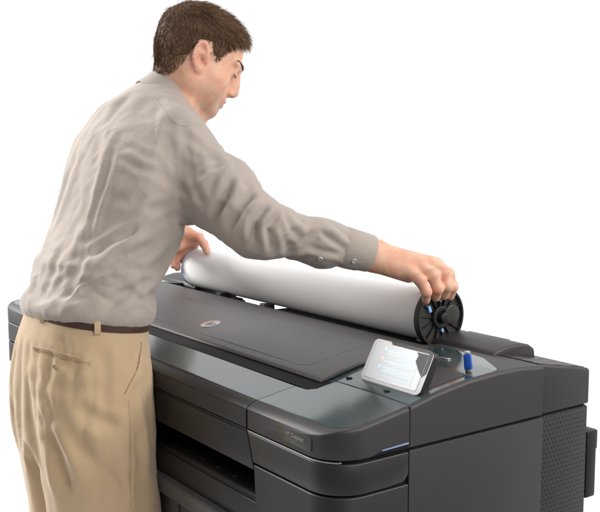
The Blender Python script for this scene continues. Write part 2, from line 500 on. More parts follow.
# ---- touch screen on the control deck
tc_ = Vector((-.087, .176, .9706))
tx = Vector((1, 0, 0)); tilt = math.radians(62)
ty = Vector((0, math.cos(tilt), math.sin(tilt)))
MT = frame(tc_, tx, ty)
SW, SH = .142, .074
def rrect(w, h, r, z, n=6, cx=0, cy=0):
    pts = []
    for (sx, sy, a0) in ((1, -1, -90), (1, 1, 0), (-1, 1, 90), (-1, -1, 180)):
        for k in range(n + 1):
            a = math.radians(a0 + 90 * k / n)
            pts.append((cx + sx * (w / 2 - r) + r * math.cos(a), cy + sy * (h / 2 - r) + r * math.sin(a), z))
    return pts
def plate(name, w, h, r, z0, z1, mt, parent, bev=.001, cx=0, cy=None):
    bm = bmesh.new(); add_prism(bm, rrect(w, h, r, z0, 6, cx, SH / 2 if cy is None else cy), (0, 0, z1 - z0))
    bmesh.ops.transform(bm, matrix=MT, verts=bm.verts)
    return bevel_obj(name, bm, mt, parent, bev)
scr = plate('screen_housing', SW, SH, .010, -.016, -.002, M_black, PR, .002)
M_screen = mat('lit_screen', (.52, .59, .62), .3, .5, emis=((.72, .78, .82), .08))
M_disp = mat('display_glass', (.72, .735, .745), .3, .4)  # pale display, whitened further for the reflection on its glass
M_bar = mat('screen_blue', (.22, .42, .50), .2, .5, emis=((.42, .66, .74), .05))
M_bar2 = mat('screen_grey', (.16, .17, .18), .2, .5, emis=((.45, .48, .52), .02))
plate('bezel', SW - .001, SH - .001, .0095, -.002, .0008, M_glare, scr, .0012)  # bezel carries its bright reflection as a white colour
plate('screen_border', .126, .062, .003, .0008, .0011, M_bar2, scr, 0)
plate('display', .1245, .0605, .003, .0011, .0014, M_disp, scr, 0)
plate('display', .078, .050, .001, .0014, .0016, M_screen, scr, 0, cx=.008)
for k, (yy, w, c) in enumerate(((.057, .05, M_bar), (.0525, .055, M_bar), (.0435, .04, M_bar2), (.0395, .06, M_bar), (.0345, .070, M_bar2), (.029, .035, M_bar), (.0245, .055, M_bar), (.0185, .07, M_bar2))):
    plate('screen_row', w, .0018 if c is M_bar else .0007, .0003, .0016, .0017, c, scr, 0, cx=-.029 + w / 2, cy=yy)
for k, yy in enumerate((.0595, .0435, .0285)):
    plate('screen_icon', .006, .006, .002, .0016, .0018, M_bar if k != 1 else mat('screen_red', (.6, .3, .3), .3, .5, emis=((.8, .5, .5), .6)), scr, 0, cx=-.034 + .0, cy=yy)
# dark corner of the glass and frame, where the painted reflection stops
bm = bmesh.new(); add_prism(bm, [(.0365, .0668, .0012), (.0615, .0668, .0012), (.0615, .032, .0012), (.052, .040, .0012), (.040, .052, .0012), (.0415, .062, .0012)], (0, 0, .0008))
bmesh.ops.transform(bm, matrix=MT, verts=bm.verts); bevel_obj('glare_free_corner', bm, M_black, scr, 0)
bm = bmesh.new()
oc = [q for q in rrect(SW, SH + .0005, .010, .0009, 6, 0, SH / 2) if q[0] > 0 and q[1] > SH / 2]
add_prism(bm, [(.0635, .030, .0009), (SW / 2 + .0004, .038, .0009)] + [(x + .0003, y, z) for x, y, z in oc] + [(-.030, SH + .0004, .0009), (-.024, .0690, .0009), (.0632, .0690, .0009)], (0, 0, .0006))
bmesh.ops.transform(bm, matrix=MT, verts=bm.verts); bevel_obj('glare_free_frame', bm, M_black, scr, 0)
# hinge foot behind the screen and dark sheet painted as the shaded tray recess in the deck
bm = bmesh.new()
add_prism(bm, [(-.165, .192, ztop(.192) + .001), (-.165, .215, ztop(.215)), (-.165, .215, 1.0), (-.165, .205, 1.0)], (.13, 0, 0))
bevel_obj('screen_hinge', bm, M_black, scr, .002)
sheet('screen_tray_shade', lambda y: -.172, lambda y: -.020 - (.01 if y > .283 else 0), [.196, .2, .207, .24, .272, .283, .29], .0024, M_black, PR)
for x, y in ((-.075, .165), (-.175, .168)):
    bm = bmesh.new()
    add_box(bm, x - .007, x + .007, y - .003, y + .003, ztop(y) + .0010, ztop(y) + .0017)
    add_box(bm, x - .002, x + .002, y - .006, y + .006, ztop(y) + .0010, ztop(y) + .0019)
    bevel_obj('deck_button', bm, M_hole, PR, .0006)
bm = bmesh.new(); add_box(bm, -.128, -.108, .330, .338, ztop(.334) + .0012, ztop(.334) + .0032)
bevel_obj('deck_mark', bm, M_silver, PR, .0006)

# ---- blue memory stick standing in the deck
US = empty('usb_stick', (-.030, .30, ztop(.3) + .002))
tag(US, 'small blue memory stick with clear cap plugged upright beside the touch screen', 'usb stick')
lean = Vector((-.12, 0, 1)).normalized()
def stick(name, h0, h1, w, d, mt, bev):
    bm = bmesh.new(); add_box(bm, -w / 2, w / 2, -d / 2, d / 2, h0, h1)
    bmesh.ops.transform(bm, matrix=Matrix.Translation(US.location) @ Matrix.Rotation(math.radians(-8), 4, 'Y') @ Matrix.Rotation(math.radians(25), 4, 'Z'), verts=bm.verts)
    return bevel_obj(name, bm, mt, US, bev)
stick('plug', -.002, .004, .010, .006, M_silver, .0005)
stick('casing', .004, .029, .0125, .008, M_blue, .0015)
stick('cap', .029, .0345, .010, .0065, M_clear, .0025)

# ------------------------------------------------------------------ the paper roll on its spindle
RC = Vector((0, .453, 1.032))
RO = empty('paper_roll', (-.75, RC.y, RC.z))
tag(RO, 'long roll of white paper with a black spoked end disc lying across the printer', 'paper roll')
bm = bmesh.new()
add_lathe_x(bm, [(0, .0), (0, .026), (0, .0495), (.0004, .0502), (.003, .0503), (.923, .0503), (.9265, .0498), (.9265, .0)], -1.195, RC.y, RC.z, 96)
M_paper = mat('white_paper', (.80, .795, .795), .55, .35)
bevel_obj('paper', bm, M_paper, RO, 0, angle=40)
# a loose edge of the sheet lying on the roll
# right disc
DX = -.262; DR = .0595
bm = bmesh.new()
add_lathe_x(bm, [(-.004, 0), (-.004, DR - .002), (-.002, DR), (.010, DR), (.0125, DR - .001), (.0125, DR - .0045), (.006, DR - .0055), (.005, .02), (.005, 0)], DX, RC.y, RC.z, 96)
M_disc = mat('disc_plastic', (.030, .028, .024), .38, .5, bump=(200, .06, .001))
hub = bevel_obj('spindle_disc', bm, M_disc, RO, 0, angle=30)
for k in range(14):
    a = 2 * math.pi * (k + .3) / 14
    bm = bmesh.new(); add_box(bm, DX + .004, DX + .0105, -.0009, .0009, .021, DR - .004)
    bmesh.ops.transform(bm, matrix=Matrix.Translation((0, RC.y, RC.z)) @ Matrix.Rotation(a, 4, 'X'), verts=bm.verts)
    bevel_obj('spoke', bm, M_black, hub, .0005)
bm = bmesh.new(); add_lathe_x(bm, [(.004, .022), (.013, .0215), (.0135, .019), (.0135, .0135), (.010, .0125), (.010, .0)], DX, RC.y, RC.z, 40)
bevel_obj('hub_ring', bm, M_black, hub, .0006)
bm = bmesh.new(); add_lathe_x(bm, [(.010, .011), (.022, .010), (.023, .008), (.023, 0)], DX, RC.y, RC.z, 24)
bevel_obj('spindle_end', bm, M_black, hub, .0006)
bm = bmesh.new(); add_lathe_x(bm, [(.006, .0195), (.0145, .019), (.0152, .017), (.0152, 0)], DX, RC.y + .026, RC.z + .003, 40)
bevel_obj('hub_cap', bm, M_disc, hub, .0006)
for (y, z, a, w, h) in ((-.030, .018, 20, .006, .013), (-.002, .033, -10, .005, .007), (.004, -.026, 20, .005, .007)):
    bm = bmesh.new(); add_box(bm, DX + .005, DX + .0120, -w / 2, w / 2, -h / 2, h / 2)
    bmesh.ops.transform(bm, matrix=Matrix.Translation((0, RC.y + y, RC.z + z)) @ Matrix.Rotation(math.radians(a), 4, 'X'), verts=bm.verts)
    bevel_obj('blue_latch', bm, M_ltblue, hub, .001)
# left end: pale blue ring
bm = bmesh.new(); add_lathe_x(bm, [(-.006, 0), (-.006, .049), (-.004, .0515), (-.001, .0515), (-.0005, .049), (-.0005, 0)], -1.195, RC.y, RC.z, 64)
bevel_obj('end_ring', bm, M_ltblue, RO, .0004)

# ------------------------------------------------------------------ ground, camera, light
M_floor = mat('studio_floor', (.9, .9, .9), .6, .3)
bm = bmesh.new(); bmesh.ops.create_circle(bm, cap_ends=True, radius=1.3, segments=96)
me = bpy.data.meshes.new('floor'); bm.to_mesh(me); bm.free(); me.materials.append(M_floor)
me.transform(Matrix.Translation((-.74, .28, 0))); fl = bpy.data.objects.new('floor', me); COL.objects.link(fl); tag(fl, kind='structure')

CAM = Vector((1.0, -.773, 1.34))
fw = Vector((-.80871641, .57794268, -.10936188)); rt = Vector((.5814301, .81359636, 0)); up = Vector((-.08897642, .06358629, .994002))
cd = bpy.data.cameras.new('camera'); cd.sensor_width = 36; cd.lens = 918 / 600 * 36; cd.clip_start = .05; cd.clip_end = 200
cam = bpy.data.objects.new('camera', cd); COL.objects.link(cam)
cam.matrix_world = Matrix(((rt.x, up.x, -fw.x, CAM.x), (rt.y, up.y, -fw.y, CAM.y), (rt.z, up.z, -fw.z, CAM.z), (0, 0, 0, 1)))
scene.camera = cam

w = bpy.data.worlds.new('World'); scene.world = w; w.use_nodes = True
nt = w.node_tree; bg = nt.nodes['Background']
tcw = nt.nodes.new('ShaderNodeTexCoord'); vm = nt.nodes.new('ShaderNodeVectorMath'); vm.operation = 'DOT_PRODUCT'
vm.inputs[1].default_value = (-.813, .581, .0)
nt.links.new(tcw.outputs['Generated'], vm.inputs[0])
mr = nt.nodes.new('ShaderNodeMapRange'); mr.interpolation_type = 'SMOOTHSTEP'
mr.inputs[1].default_value = -.5; mr.inputs[2].default_value = .72; mr.inputs[3].default_value = .30; mr.inputs[4].default_value = 1.04
nt.links.new(vm.outputs['Value'], mr.inputs[0])
sz = nt.nodes.new('ShaderNodeSeparateXYZ'); nt.links.new(tcw.outputs['Generated'], sz.inputs[0])
mr2 = nt.nodes.new('ShaderNodeMapRange'); mr2.interpolation_type = 'SMOOTHSTEP'
mr2.inputs[1].default_value = .25; mr2.inputs[2].default_value = .9; mr2.inputs[3].default_value = 0; mr2.inputs[4].default_value = .35
nt.links.new(sz.outputs['Z'], mr2.inputs[0])
ad = nt.nodes.new('ShaderNodeMath'); ad.operation = 'ADD'
nt.links.new(mr.outputs[0], ad.inputs[0]); nt.links.new(mr2.outputs[0], ad.inputs[1]); nt.links.new(ad.outputs[0], bg.inputs['Strength'])
bg.inputs['Color'].default_value = (1, 1, 1, 1)

def area(name, loc, target, size, power, col=(1, 1, 1)):
    ld = bpy.data.lights.new(name, 'AREA'); ld.shape = 'RECTANGLE'; ld.size = size[0]; ld.size_y = size[1]; ld.energy = power; ld.color = col
    o = bpy.data.objects.new(name, ld); COL.objects.link(o); o.location = loc
    d = Vector(target) - Vector(loc); o.rotation_euler = d.to_track_quat('-Z', 'Y').to_euler()
    return o
area('softbox', (-2.75, -1.15, 2.35), (-.7, .1, 1.15), (1.1, 1.1), 118, (1, .985, .96))
area('softbox', (1.9, 2.0, 2.6), (-.5, .2, 1.15), (1.2, 1.2), 48, (1, .985, .965))
area('softbox', (2.4, .2, 2.3), (-.5, .15, 1.2), (1.3, 1.3), 42)
scene.view_settings.view_transform = 'Standard'; scene.view_settings.look = 'None'
scene.view_settings.exposure = 0; scene.view_settings.gamma = 1
scene.render.engine = 'CYCLES'

# ================================================================== the person
# ---- small signed-distance modeller: smooth unions of tapered capsules and lofts, meshed with surface nets
def V3(*a): return np.array(a, dtype=np.float32)
def smin(a, b, k):
    h = np.maximum(k - np.abs(a - b), 0) / k
    return np.minimum(a, b) - h * h * k * .25
def smax(a, b, k): return -smin(-a, -b, k)

class Field:
    def __init__(self): self.ops = []
    def add(self, fn, c, r, k=.01, sub=False): self.ops.append((fn, V3(*c), r, k, sub)); return self
    def cap(self, a, b, r1, r2, k=.01, sub=False, scale=None):
        a = V3(*a); b = V3(*b); ab = b - a; L2 = float(ab @ ab) + 1e-12
        def fn(P):
            t = np.clip(((P - a) @ ab) / L2, 0, 1)
            return np.linalg.norm(P - a - t[:, None] * ab, axis=1) - (r1 + (r2 - r1) * t)
        return self.add(fn, (a + b) / 2, math.sqrt(L2) / 2 + max(r1, r2), k, sub)
    def chain(self, pts, rs, k=.01):
        for i in range(len(pts) - 1): self.cap(pts[i], pts[i + 1], rs[i], rs[i + 1], k)
        return self
    def ell(self, c, rad, k=.01, sub=False, R=None):
        c = V3(*c); rad = V3(*rad); Rm = None if R is None else np.array(R, dtype=np.float32)
        def fn(P):
            q = P - c
            if Rm is not None: q = q @ Rm
            k0 = np.linalg.norm(q / rad, axis=1); k1 = np.linalg.norm(q / (rad * rad), axis=1) + 1e-9
            return k0 * (k0 - 1) / k1
        return self.add(fn, c, float(rad.max()), k, sub)
    def __call__(self, P):
        P = np.asarray(P, dtype=np.float32)
        d = np.full(len(P), 1.0, np.float32)
        for fn, c, r, k, sub in self.ops:
            m = np.linalg.norm(P - c, axis=1) < r + k + (.05 if not sub else .0)
            if not m.any(): continue
            Q = P[m]; v = fn(Q)
            d[m] = smax(d[m], -v, k) if sub else smin(d[m], v, k)
        return d

def loft_field(st, expo=2.0, kz=.01):
    """horizontal elliptic sections: rows (z, cx, cy, a, b)"""
    st = np.array(sorted(st), dtype=np.float64)
    zs = np.linspace(st[0, 0], st[-1, 0], 160)
    tabs = []
    for j in range(1, 5):
        v = np.interp(zs, st[:, 0], st[:, j]); ker = np.hanning(15); ker /= ker.sum()
        v = np.convolve(np.pad(v, 7, mode='edge'), ker, 'valid'); tabs.append(v)
    z0, z1 = st[0, 0], st[-1, 0]
    def fn(P):
        cx, cy, a, b = [np.interp(P[:, 2], zs, t) for t in tabs]
        u = np.abs(P[:, 0] - cx); v = np.abs(P[:, 1] - cy)
        k0 = ((u / a) ** expo + (v / b) ** expo) ** (1 / expo); k1 = np.sqrt((u / a ** 2) ** 2 + (v / b ** 2) ** 2) + 1e-6
        d = np.where(k0 > .3, k0 * (k0 - 1) / np.maximum(k1, .3 / np.maximum(a, b)), -.7 * np.minimum(a, b))
        dz = np.maximum(z0 - P[:, 2], P[:, 2] - z1)
        return smax(d, dz, kz).astype(np.float32)
    c = (st[:, 1].mean(), st[:, 2].mean(), (z0 + z1) / 2)
    R = math.sqrt(((z1 - z0) / 2) ** 2 + (st[:, 3].max() + abs(st[:, 1] - c[0]).max()) ** 2 + (st[:, 4].max() + abs(st[:, 2] - c[1]).max()) ** 2)
    return fn, c, R

def surface_net(f, lo, hi, h):
    lo = np.array(lo, float); hi = np.array(hi, float)
    B = 6
    nb = np.ceil((hi - lo) / (h * B)).astype(int)
    n = nb * B + 1
    cs = [lo[i] + (np.arange(nb[i]) + .5) * h * B for i in range(3)]
    G = np.stack(np.meshgrid(*cs, indexing='ij'), -1).reshape(-1, 3)
    dc = f(G).reshape(nb)
    act = np.abs(dc) < h * B * 1.25
    F = np.repeat(np.repeat(np.repeat(np.where(dc > 0, 1., -1.).astype(np.float32), B, 0), B, 1), B, 2)
    F = np.pad(F, ((0, 1), (0, 1), (0, 1)), mode='edge')
    idx = np.argwhere(act)
    off = np.stack(np.meshgrid(*[np.arange(B + 1)] * 3, indexing='ij'), -1).reshape(-1, 3)
    for s in range(0, len(idx), 600):
        I = (idx[s:s + 600, None, :] * B + off[None]).reshape(-1, 3)
        Pp = lo + I * h
        F[I[:, 0], I[:, 1], I[:, 2]] = f(Pp)
    S = F < 0
    c = np.zeros(tuple(n - 1), np.uint8)
    for dx in (0, 1):
        for dy in (0, 1):
            for dz in (0, 1):
                c += S[dx:n[0] - 1 + dx, dy:n[1] - 1 + dy, dz:n[2] - 1 + dz]
    cells = np.argwhere((c > 0) & (c < 8))
    vid = np.full(tuple(n - 1), -1, np.int32); vid[cells[:, 0], cells[:, 1], cells[:, 2]] = np.arange(len(cells))
    acc = np.zeros((len(cells), 3)); cnt = np.zeros(len(cells))
    cor = [(dx, dy, dz) for dx in (0, 1) for dy in (0, 1) for dz in (0, 1)]
    val = {q: F[cells[:, 0] + q[0], cells[:, 1] + q[1], cells[:, 2] + q[2]] for q in cor}
    for q in cor:
        for ax in range(3):
            if q[ax]: continue
            r = list(q); r[ax] = 1; r = tuple(r)
            a, b = val[q], val[r]; m = (a < 0) != (b < 0)
            t = a / np.where(m, a - b, 1)
            p = np.repeat(np.array(q, float)[None], len(cells), 0); p[:, ax] += t
            acc[m] += p[m]; cnt[m] += 1
    verts = lo + (cells + acc / cnt[:, None]) * h
    faces = []
    for ax in range(3):
        o1, o2 = [(1, 2), (2, 0), (0, 1)][ax]
        sl0 = [slice(1, n[i] - 1) for i in range(3)]; sl0[ax] = slice(0, n[ax] - 1); sl1 = list(sl0); sl1[ax] = slice(1, n[ax])
        A = S[tuple(sl0)]; Bm = S[tuple(sl1)]
        e = np.argwhere(A != Bm)
        if not len(e): continue
        sgn = A[e[:, 0], e[:, 1], e[:, 2]]
        for i in range(3):
            if i != ax: e[:, i] += 1
        d1 = np.zeros(3, int); d1[o1] = 1; d2 = np.zeros(3, int); d2[o2] = 1
        g = lambda q: vid[q[:, 0], q[:, 1], q[:, 2]]
        quad = np.stack([g(e - d1 - d2), g(e - d2), g(e), g(e - d1)], 1)
        quad[~sgn] = quad[~sgn][:, ::-1]
        faces.append(quad)
    faces = np.concatenate(faces)
    return verts, faces

def relax(verts, faces, it=2, lam=.5):
    e = np.concatenate([faces[:, [0, 1]], faces[:, [1, 2]], faces[:, [2, 3]], faces[:, [3, 0]]])
    v = verts.copy()
    for k in range(it):
        acc = np.zeros_like(v); cnt = np.zeros(len(v))
        for a, b in ((0, 1), (1, 0)):
            for j in range(3): acc[:, j] += np.bincount(e[:, a], v[e[:, b], j], len(v))
            cnt += np.bincount(e[:, a], minlength=len(v))
        v += lam * (acc / cnt[:, None] - v)
    return v

def vnormals(v, f):
    nrm = np.cross(v[f[:, 2]] - v[f[:, 0]], v[f[:, 3]] - v[f[:, 1]])
    out = np.zeros_like(v)
    for k in range(4):
        for j in range(3): out[:, j] += np.bincount(f[:, k], nrm[:, j], len(v))
    return out / (np.linalg.norm(out, axis=1, keepdims=True) + 1e-12)

def np_mesh(name, v, f, mt, parent, attr=None, smooth=True):
    p = Vector((0, 0, 0)); q = parent
    while q is not None:
        p += q.location; q = q.parent
    v = v - np.array(p)
    me = bpy.data.meshes.new(name)
    k = f.shape[1]
    me.vertices.add(len(v)); me.vertices.foreach_set('co', v.astype(np.float32).ravel())
    me.loops.add(f.size); me.loops.foreach_set('vertex_index', f.astype(np.int32).ravel())
    me.polygons.add(len(f)); me.polygons.foreach_set('loop_start', np.arange(0, f.size, k, dtype=np.int32))
    me.polygons.foreach_set('loop_total', np.full(len(f), k, dtype=np.int32))
    me.polygons.foreach_set('use_smooth', np.full(len(f), smooth, dtype=bool))
    me.update(calc_edges=True); me.validate()
    if attr is not None:
        for an, av in attr.items():
            a = me.attributes.new(an, 'FLOAT', 'POINT'); a.data.foreach_set('value', av.astype(np.float32))
    me.materials.append(mt)
    o = bpy.data.objects.new(name, me); link(o, parent)
    return o

# value noise on points
_nt = rng.random((32, 32, 32)).astype(np.float32)
def vnoise(P):
    i = np.floor(P).astype(int); t = P - i; t = t * t * (3 - 2 * t); r = 0
    for dx in (0, 1):
        for dy in (0, 1):
            for dz in (0, 1):
                w_ = (t[:, 0] if dx else 1 - t[:, 0]) * (t[:, 1] if dy else 1 - t[:, 1]) * (t[:, 2] if dz else 1 - t[:, 2])
                r = r + w_ * _nt[(i[:, 0] + dx) % 32, (i[:, 1] + dy) % 32, (i[:, 2] + dz) % 32]
    return r * 2 - 1

PE = empty('person', (-.667, -.09, 0))
tag(PE, 'man in beige shirt and khaki trousers leaning over the printer to load its roll', 'person')

# ---- joints
S_R = V3(-.575, .075, 1.335); E_R = V3(-.398, .134, 1.220); W_R = V3(-.338, .352, 1.152)
S_L = V3(-.865, .075, 1.385); E_L = V3(-1.085, .205, 1.200); W_L = V3(-1.215, .380, 1.140)
NB = V3(-.716, .120, 1.436)          # base of the neck
HC = V3(-.695, .173, 1.529)          # between the ears
hf = V3(.312, .950, 0); hf /= np.linalg.norm(hf); hr = V3(hf[1], -hf[0], 0)
pt = math.radians(23); hs = .945
hy = hf * math.cos(pt) - V3(0, 0, 1) * math.sin(pt); hz = hf * math.sin(pt) + V3(0, 0, 1) * math.cos(pt)
HR = np.stack([hr, hy, hz], 1)       # local -> world columns
def HW(x, y, z):
    if z < -.03: y -= .13 * (-.03 - z)          # lower face set back a little
    if z < 0: z *= .885
    return HC + HR @ (V3(x, y, z) * hs)
def HL(P):
    q = (P - HC) @ HR / hs
    q[:, 2] = np.where(q[:, 2] < 0, q[:, 2] / .885, q[:, 2])
    q[:, 1] += .13 * np.maximum(-.03 - q[:, 2], 0)
    return q

# ---- head
hz_t = [-.110, -.104, -.095, -.08, -.06, -.04, -.02, 0, .02, .04, .06, .085, .105, .118, .126]
hF_t = [.058, .076, .083, .083, .084, .082, .082, .085, .092, .093, .090, .078, .058, .032, .0]
hB_t = [.052, .036, .022, .004, -.025, -.062, -.082, -.094, -.099, -.101, -.099, -.090, -.072, -.046, -.01]
hA_t = [.012, .026, .037, .049, .058, .063, .067, .071, .0735, .0745, .073, .065, .050, .032, .008]
_z = np.linspace(-.110, .126, 120); _ker = np.hanning(9); _ker /= _ker.sum()
_sm = lambda t: np.convolve(np.pad(np.interp(_z, hz_t, t), 4, mode='edge'), _ker, 'valid')
hF_s, hB_s, hA_s = _sm(hF_t), _sm(hB_t), _sm(hA_t)
def skull(P, grow=0.):
    q = HL(P); z = q[:, 2]
    F_, B_, A_ = np.interp(z, _z, hF_s) + grow, np.interp(z, _z, hB_s) - grow, np.interp(z, _z, hA_s) + grow
    y0 = np.interp(z, [-.11, -.06, 0, .06, .126], [.05, .022, -.012, -.02, -.01])
    v = q[:, 1] - y0; bf = np.where(v > 0, F_ - y0, y0 - B_); bf = np.maximum(bf, .004)
    u = np.abs(q[:, 0]); e = np.where(v > 0, 2.0, 2.1)
    k0 = ((u / A_) ** e + (np.abs(v) / bf) ** e) ** (1 / e)
    k1 = np.sqrt((u / A_ ** 2) ** 2 + (v / bf ** 2) ** 2) + 1e-6
    d = np.where(k0 > .3, k0 * (k0 - 1) / np.maximum(k1, 2.), -.04)
    return (smax(d, np.maximum(z - .126 - grow, -.110 - z), .02) * hs).astype(np.float32)
body = Field()
body.add(lambda P: skull(P), HC, .16, .01)
def hcap(a, b, r1, r2, k=.008, sub=False): body.cap(HW(*a), HW(*b), r1 * hs, r2 * hs, k, sub)
def hell(c, r, k=.008, sub=False, rot=None):
    R = HR if rot is None else HR @ rot
    body.ell(HW(*c), V3(*r) * hs, k, sub, R)
for s in (-1, 1):
    hell((s * .035, .103, .0135), (.017, .014, .0085), .012, True)          # eye socket
    hell((s * .0325, .0735, .0115), (.0145, .0130, .0120), .003)              # lidded eyeball
    hcap((s * .012, .0935, .0265), (s * .047, .078, .0285), .0062, .0052, .014)    # brow
    hell((s * .049, .050, -.022), (.016, .019, .014), .035)               # cheek bone
    hcap((s * .054, .004, -.058), (s * .024, .066, -.093), .010, .011, .025)    # jaw
    hell((s * .046, .033, -.056), (.017, .032, .028), .035)
    hell((s * .0115, .0925, -.0345), (.0075, .0095, .0070), .006)         # nostril wing
hell((0, .090, -.012), (.0125, .018, .026), .010)
hcap((0, .090, .016), (0, .1030, -.026), .0068, .0075, .014)
hell((0, .1040, -.0285), (.0085, .0085, .0075), .006)
hell((0, .094, -.036), (.006, .012, .005), .006)
for s in (-1, 1): hell((s * .0060, .0990, -.0388), (.0028, .0050, .0025), .002, True)
hell((0, .082, -.062), (.026, .013, .020), .012)                          # muzzle
hcap((-.019, .085, -.0615), (0, .0935, -.0585), .003, .0044, .004); hcap((.019, .085, -.0615), (0, .0935, -.0585), .003, .0044, .004)
hcap((-.017, .085, -.0695), (0, .0915, -.0712), .003, .0050, .004); hcap((.017, .085, -.0695), (0, .0915, -.0712), .003, .0050, .004)
hcap((-.024, .083, -.0652), (0, .0990, -.0650), .0008, .0010, .003, True); hcap((.024, .083, -.0652), (0, .0990, -.0650), .0008, .0010, .003, True)
hell((0, .0785, -.096), (.019, .013, .012), .014)                         # chin
# ears
def rotx(a): c, s = math.cos(a), math.sin(a); return np.array([[1, 0, 0], [0, c, -s], [0, s, c]], np.float32)
def rotz(a): c, s = math.cos(a), math.sin(a); return np.array([[c, -s, 0], [s, c, 0], [0, 0, 1]], np.float32)
for s in (-1, 1):
    R = rotz(s * .38) @ rotx(.22)
    ec = V3(s * .0765, -.008, .002)
    el = lambda x, y, z: tuple(ec + R @ V3(s * x, y, z))
    hell(el(0, 0, .002), (.0050, .0160, .0290), .005, False, R)
    hell(el(.0060, .003, -.004), (.0085, .0086, .0125), .002, True, R)
    hell(el(-.002, .007, -.004), (.0060, .0035, .0050), .002, True, R)
    hell(el(.0065, .001, .017), (.0068, .0080, .0070), .002, True, R)
    ring = [el(.0035, .0165 * math.cos(a) * (1 if a < math.pi else 1), .003 + .0285 * math.sin(a)) for a in np.radians(np.linspace(-20, 235, 14))]
    for p0, p1 in zip(ring[:-1], ring[1:]): hcap(p0, p1, .0031, .0031, .002)
    anti = [el(.003, -.0015 + .0095 * math.cos(a), -.001 + .017 * math.sin(a)) for a in np.radians(np.linspace(95, 250, 8))]
    for p0, p1 in zip(anti[:-1], anti[1:]): hcap(p0, p1, .0024, .0024, .003)
    hell(el(.002, .004, -.027), (.0048, .0075, .0080), .005, False, R)     # lobe
    hell(el(.002, .0155, -.006), (.004, .0035, .0060), .004, False, R)     # tragus
# neck and trunk
body.cap(HW(0, -.020, -.03), NB, .054, .055, .03)
body.cap(HW(0, .018, -.062), NB + V3(.01, .03, -.01), .040, .042, .03)
for s in (-1, 1): body.cap(HW(s * .052, -.022, -.035), NB + V3(s * .02, .045, -.03), .014, .012, .025)
fn, c, r = loft_field([(.93, -.655, -.095, .13, .085), (1.02, -.65, -.095, .135, .085), (1.15, -.66, -.052, .145, .09), (1.28, -.685, .0, .155, .095), (1.38, -.70, .05, .150, .085), (1.44, -.712, .08, .09, .07)])
body.add(fn, c, r, .03)
body.chain([NB + V3(.03, -.02, -.02), S_R, V3(-.478, .105, 1.276), E_R], [.042, .045, .042, .038], .03)
body.chain([NB + V3(-.03, -.02, -.02), S_L, E_L], [.045, .045, .040], .03)
body.chain([E_R, V3(-.375, .248, 1.182), W_R], [.038, .031, .0250], .02)
body.chain([E_L, E_L * .55 + W_L * .45, W_L], [.040, .036, .0255], .02)

# ---- hands: palm from wrist to knuckles, each finger its own bent chain
def hand(Wp, mcp, fingers, thumb, palm_n, rs):
    """mcp: four knuckles (index..little); fingers: joint lists after the knuckle"""
    pn = V3(*palm_n); pn /= np.linalg.norm(pn)
    mcp = [V3(*m) for m in mcp]
    wl = [Wp + (mcp[i] - sum(mcp) / 4) * .55 for i in range(4)]
    for i in range(4):
        body.cap(wl[i], mcp[i], .0160, .0130, .016)
        body.cap(wl[i] - pn * .007, mcp[i] - pn * .007, .0140, .0125, .014)
    body.cap(Wp, sum(wl) / 4, .0245, .020, .02)
    for i in range(4):
        js = [mcp[i]] + [V3(*q) for q in fingers[i]]
        f = rs[i] * 1.2
        rr = [.0108 * f, .0098 * f, .0088 * f, .0075 * f]
        for k in range(3):
            body.cap(js[k], js[k + 1], rr[k], rr[k + 1], .004 if k else .010)
            body.ell(js[k] + pn * .001, (rr[k] * 1.05,) * 3, .004)
    th = [V3(*q) for q in thumb]
    body.cap(wl[0] * .7 + Wp * .3, th[0], .016, .0125, .016)
    for k in range(len(th) - 1):
        body.cap(th[k], th[k + 1], [.0125, .0108, .0078][k], [.0108, .0100, .0070][k], .006)
hand(W_R, [(-.268, .452, 1.130), (-.266, .433, 1.133), (-.272, .412, 1.128), (-.278, .391, 1.121)],
     [[(-.236, .454, 1.116), (-.229, .459, 1.092), (-.240, .464, 1.073)],
      [(-.233, .437, 1.120), (-.227, .442, 1.096), (-.240, .448, 1.076)],
      [(-.233, .411, 1.117), (-.227, .419, 1.093), (-.240, .427, 1.074)],
      [(-.236, .383, 1.110), (-.229, .392, 1.089), (-.240, .402, 1.071)]],
     [(-.300, .432, 1.122), (-.282, .470, 1.108), (-.272, .492, 1.084)], (.15, -.15, .97), [.98, 1.03, 1.0, .90])
dx = .067
sh = lambda L: [tuple(V3(*p) + V3(dx, 0, 0)) for p in L]
hand(W_L, sh([(-1.270, .453, 1.112), (-1.277, .433, 1.110), (-1.279, .413, 1.103), (-1.277, .396, 1.094)]),
     [sh(L) for L in ([(-1.286, .452, 1.085), (-1.283, .45, 1.060), (-1.275, .448, 1.040)],
      [(-1.290, .428, 1.082), (-1.288, .424, 1.055), (-1.277, .422, 1.034)],
      [(-1.290, .405, 1.078), (-1.287, .399, 1.053), (-1.276, .396, 1.035)],
      [(-1.286, .388, 1.073), (-1.281, .383, 1.054), (-1.273, .382, 1.042)])],
     sh([(-1.238, .443, 1.118), (-1.200, .436, 1.104), (-1.170, .428, 1.089)]), (-1, 0, .1), [.98, 1.03, 1.0, .90])

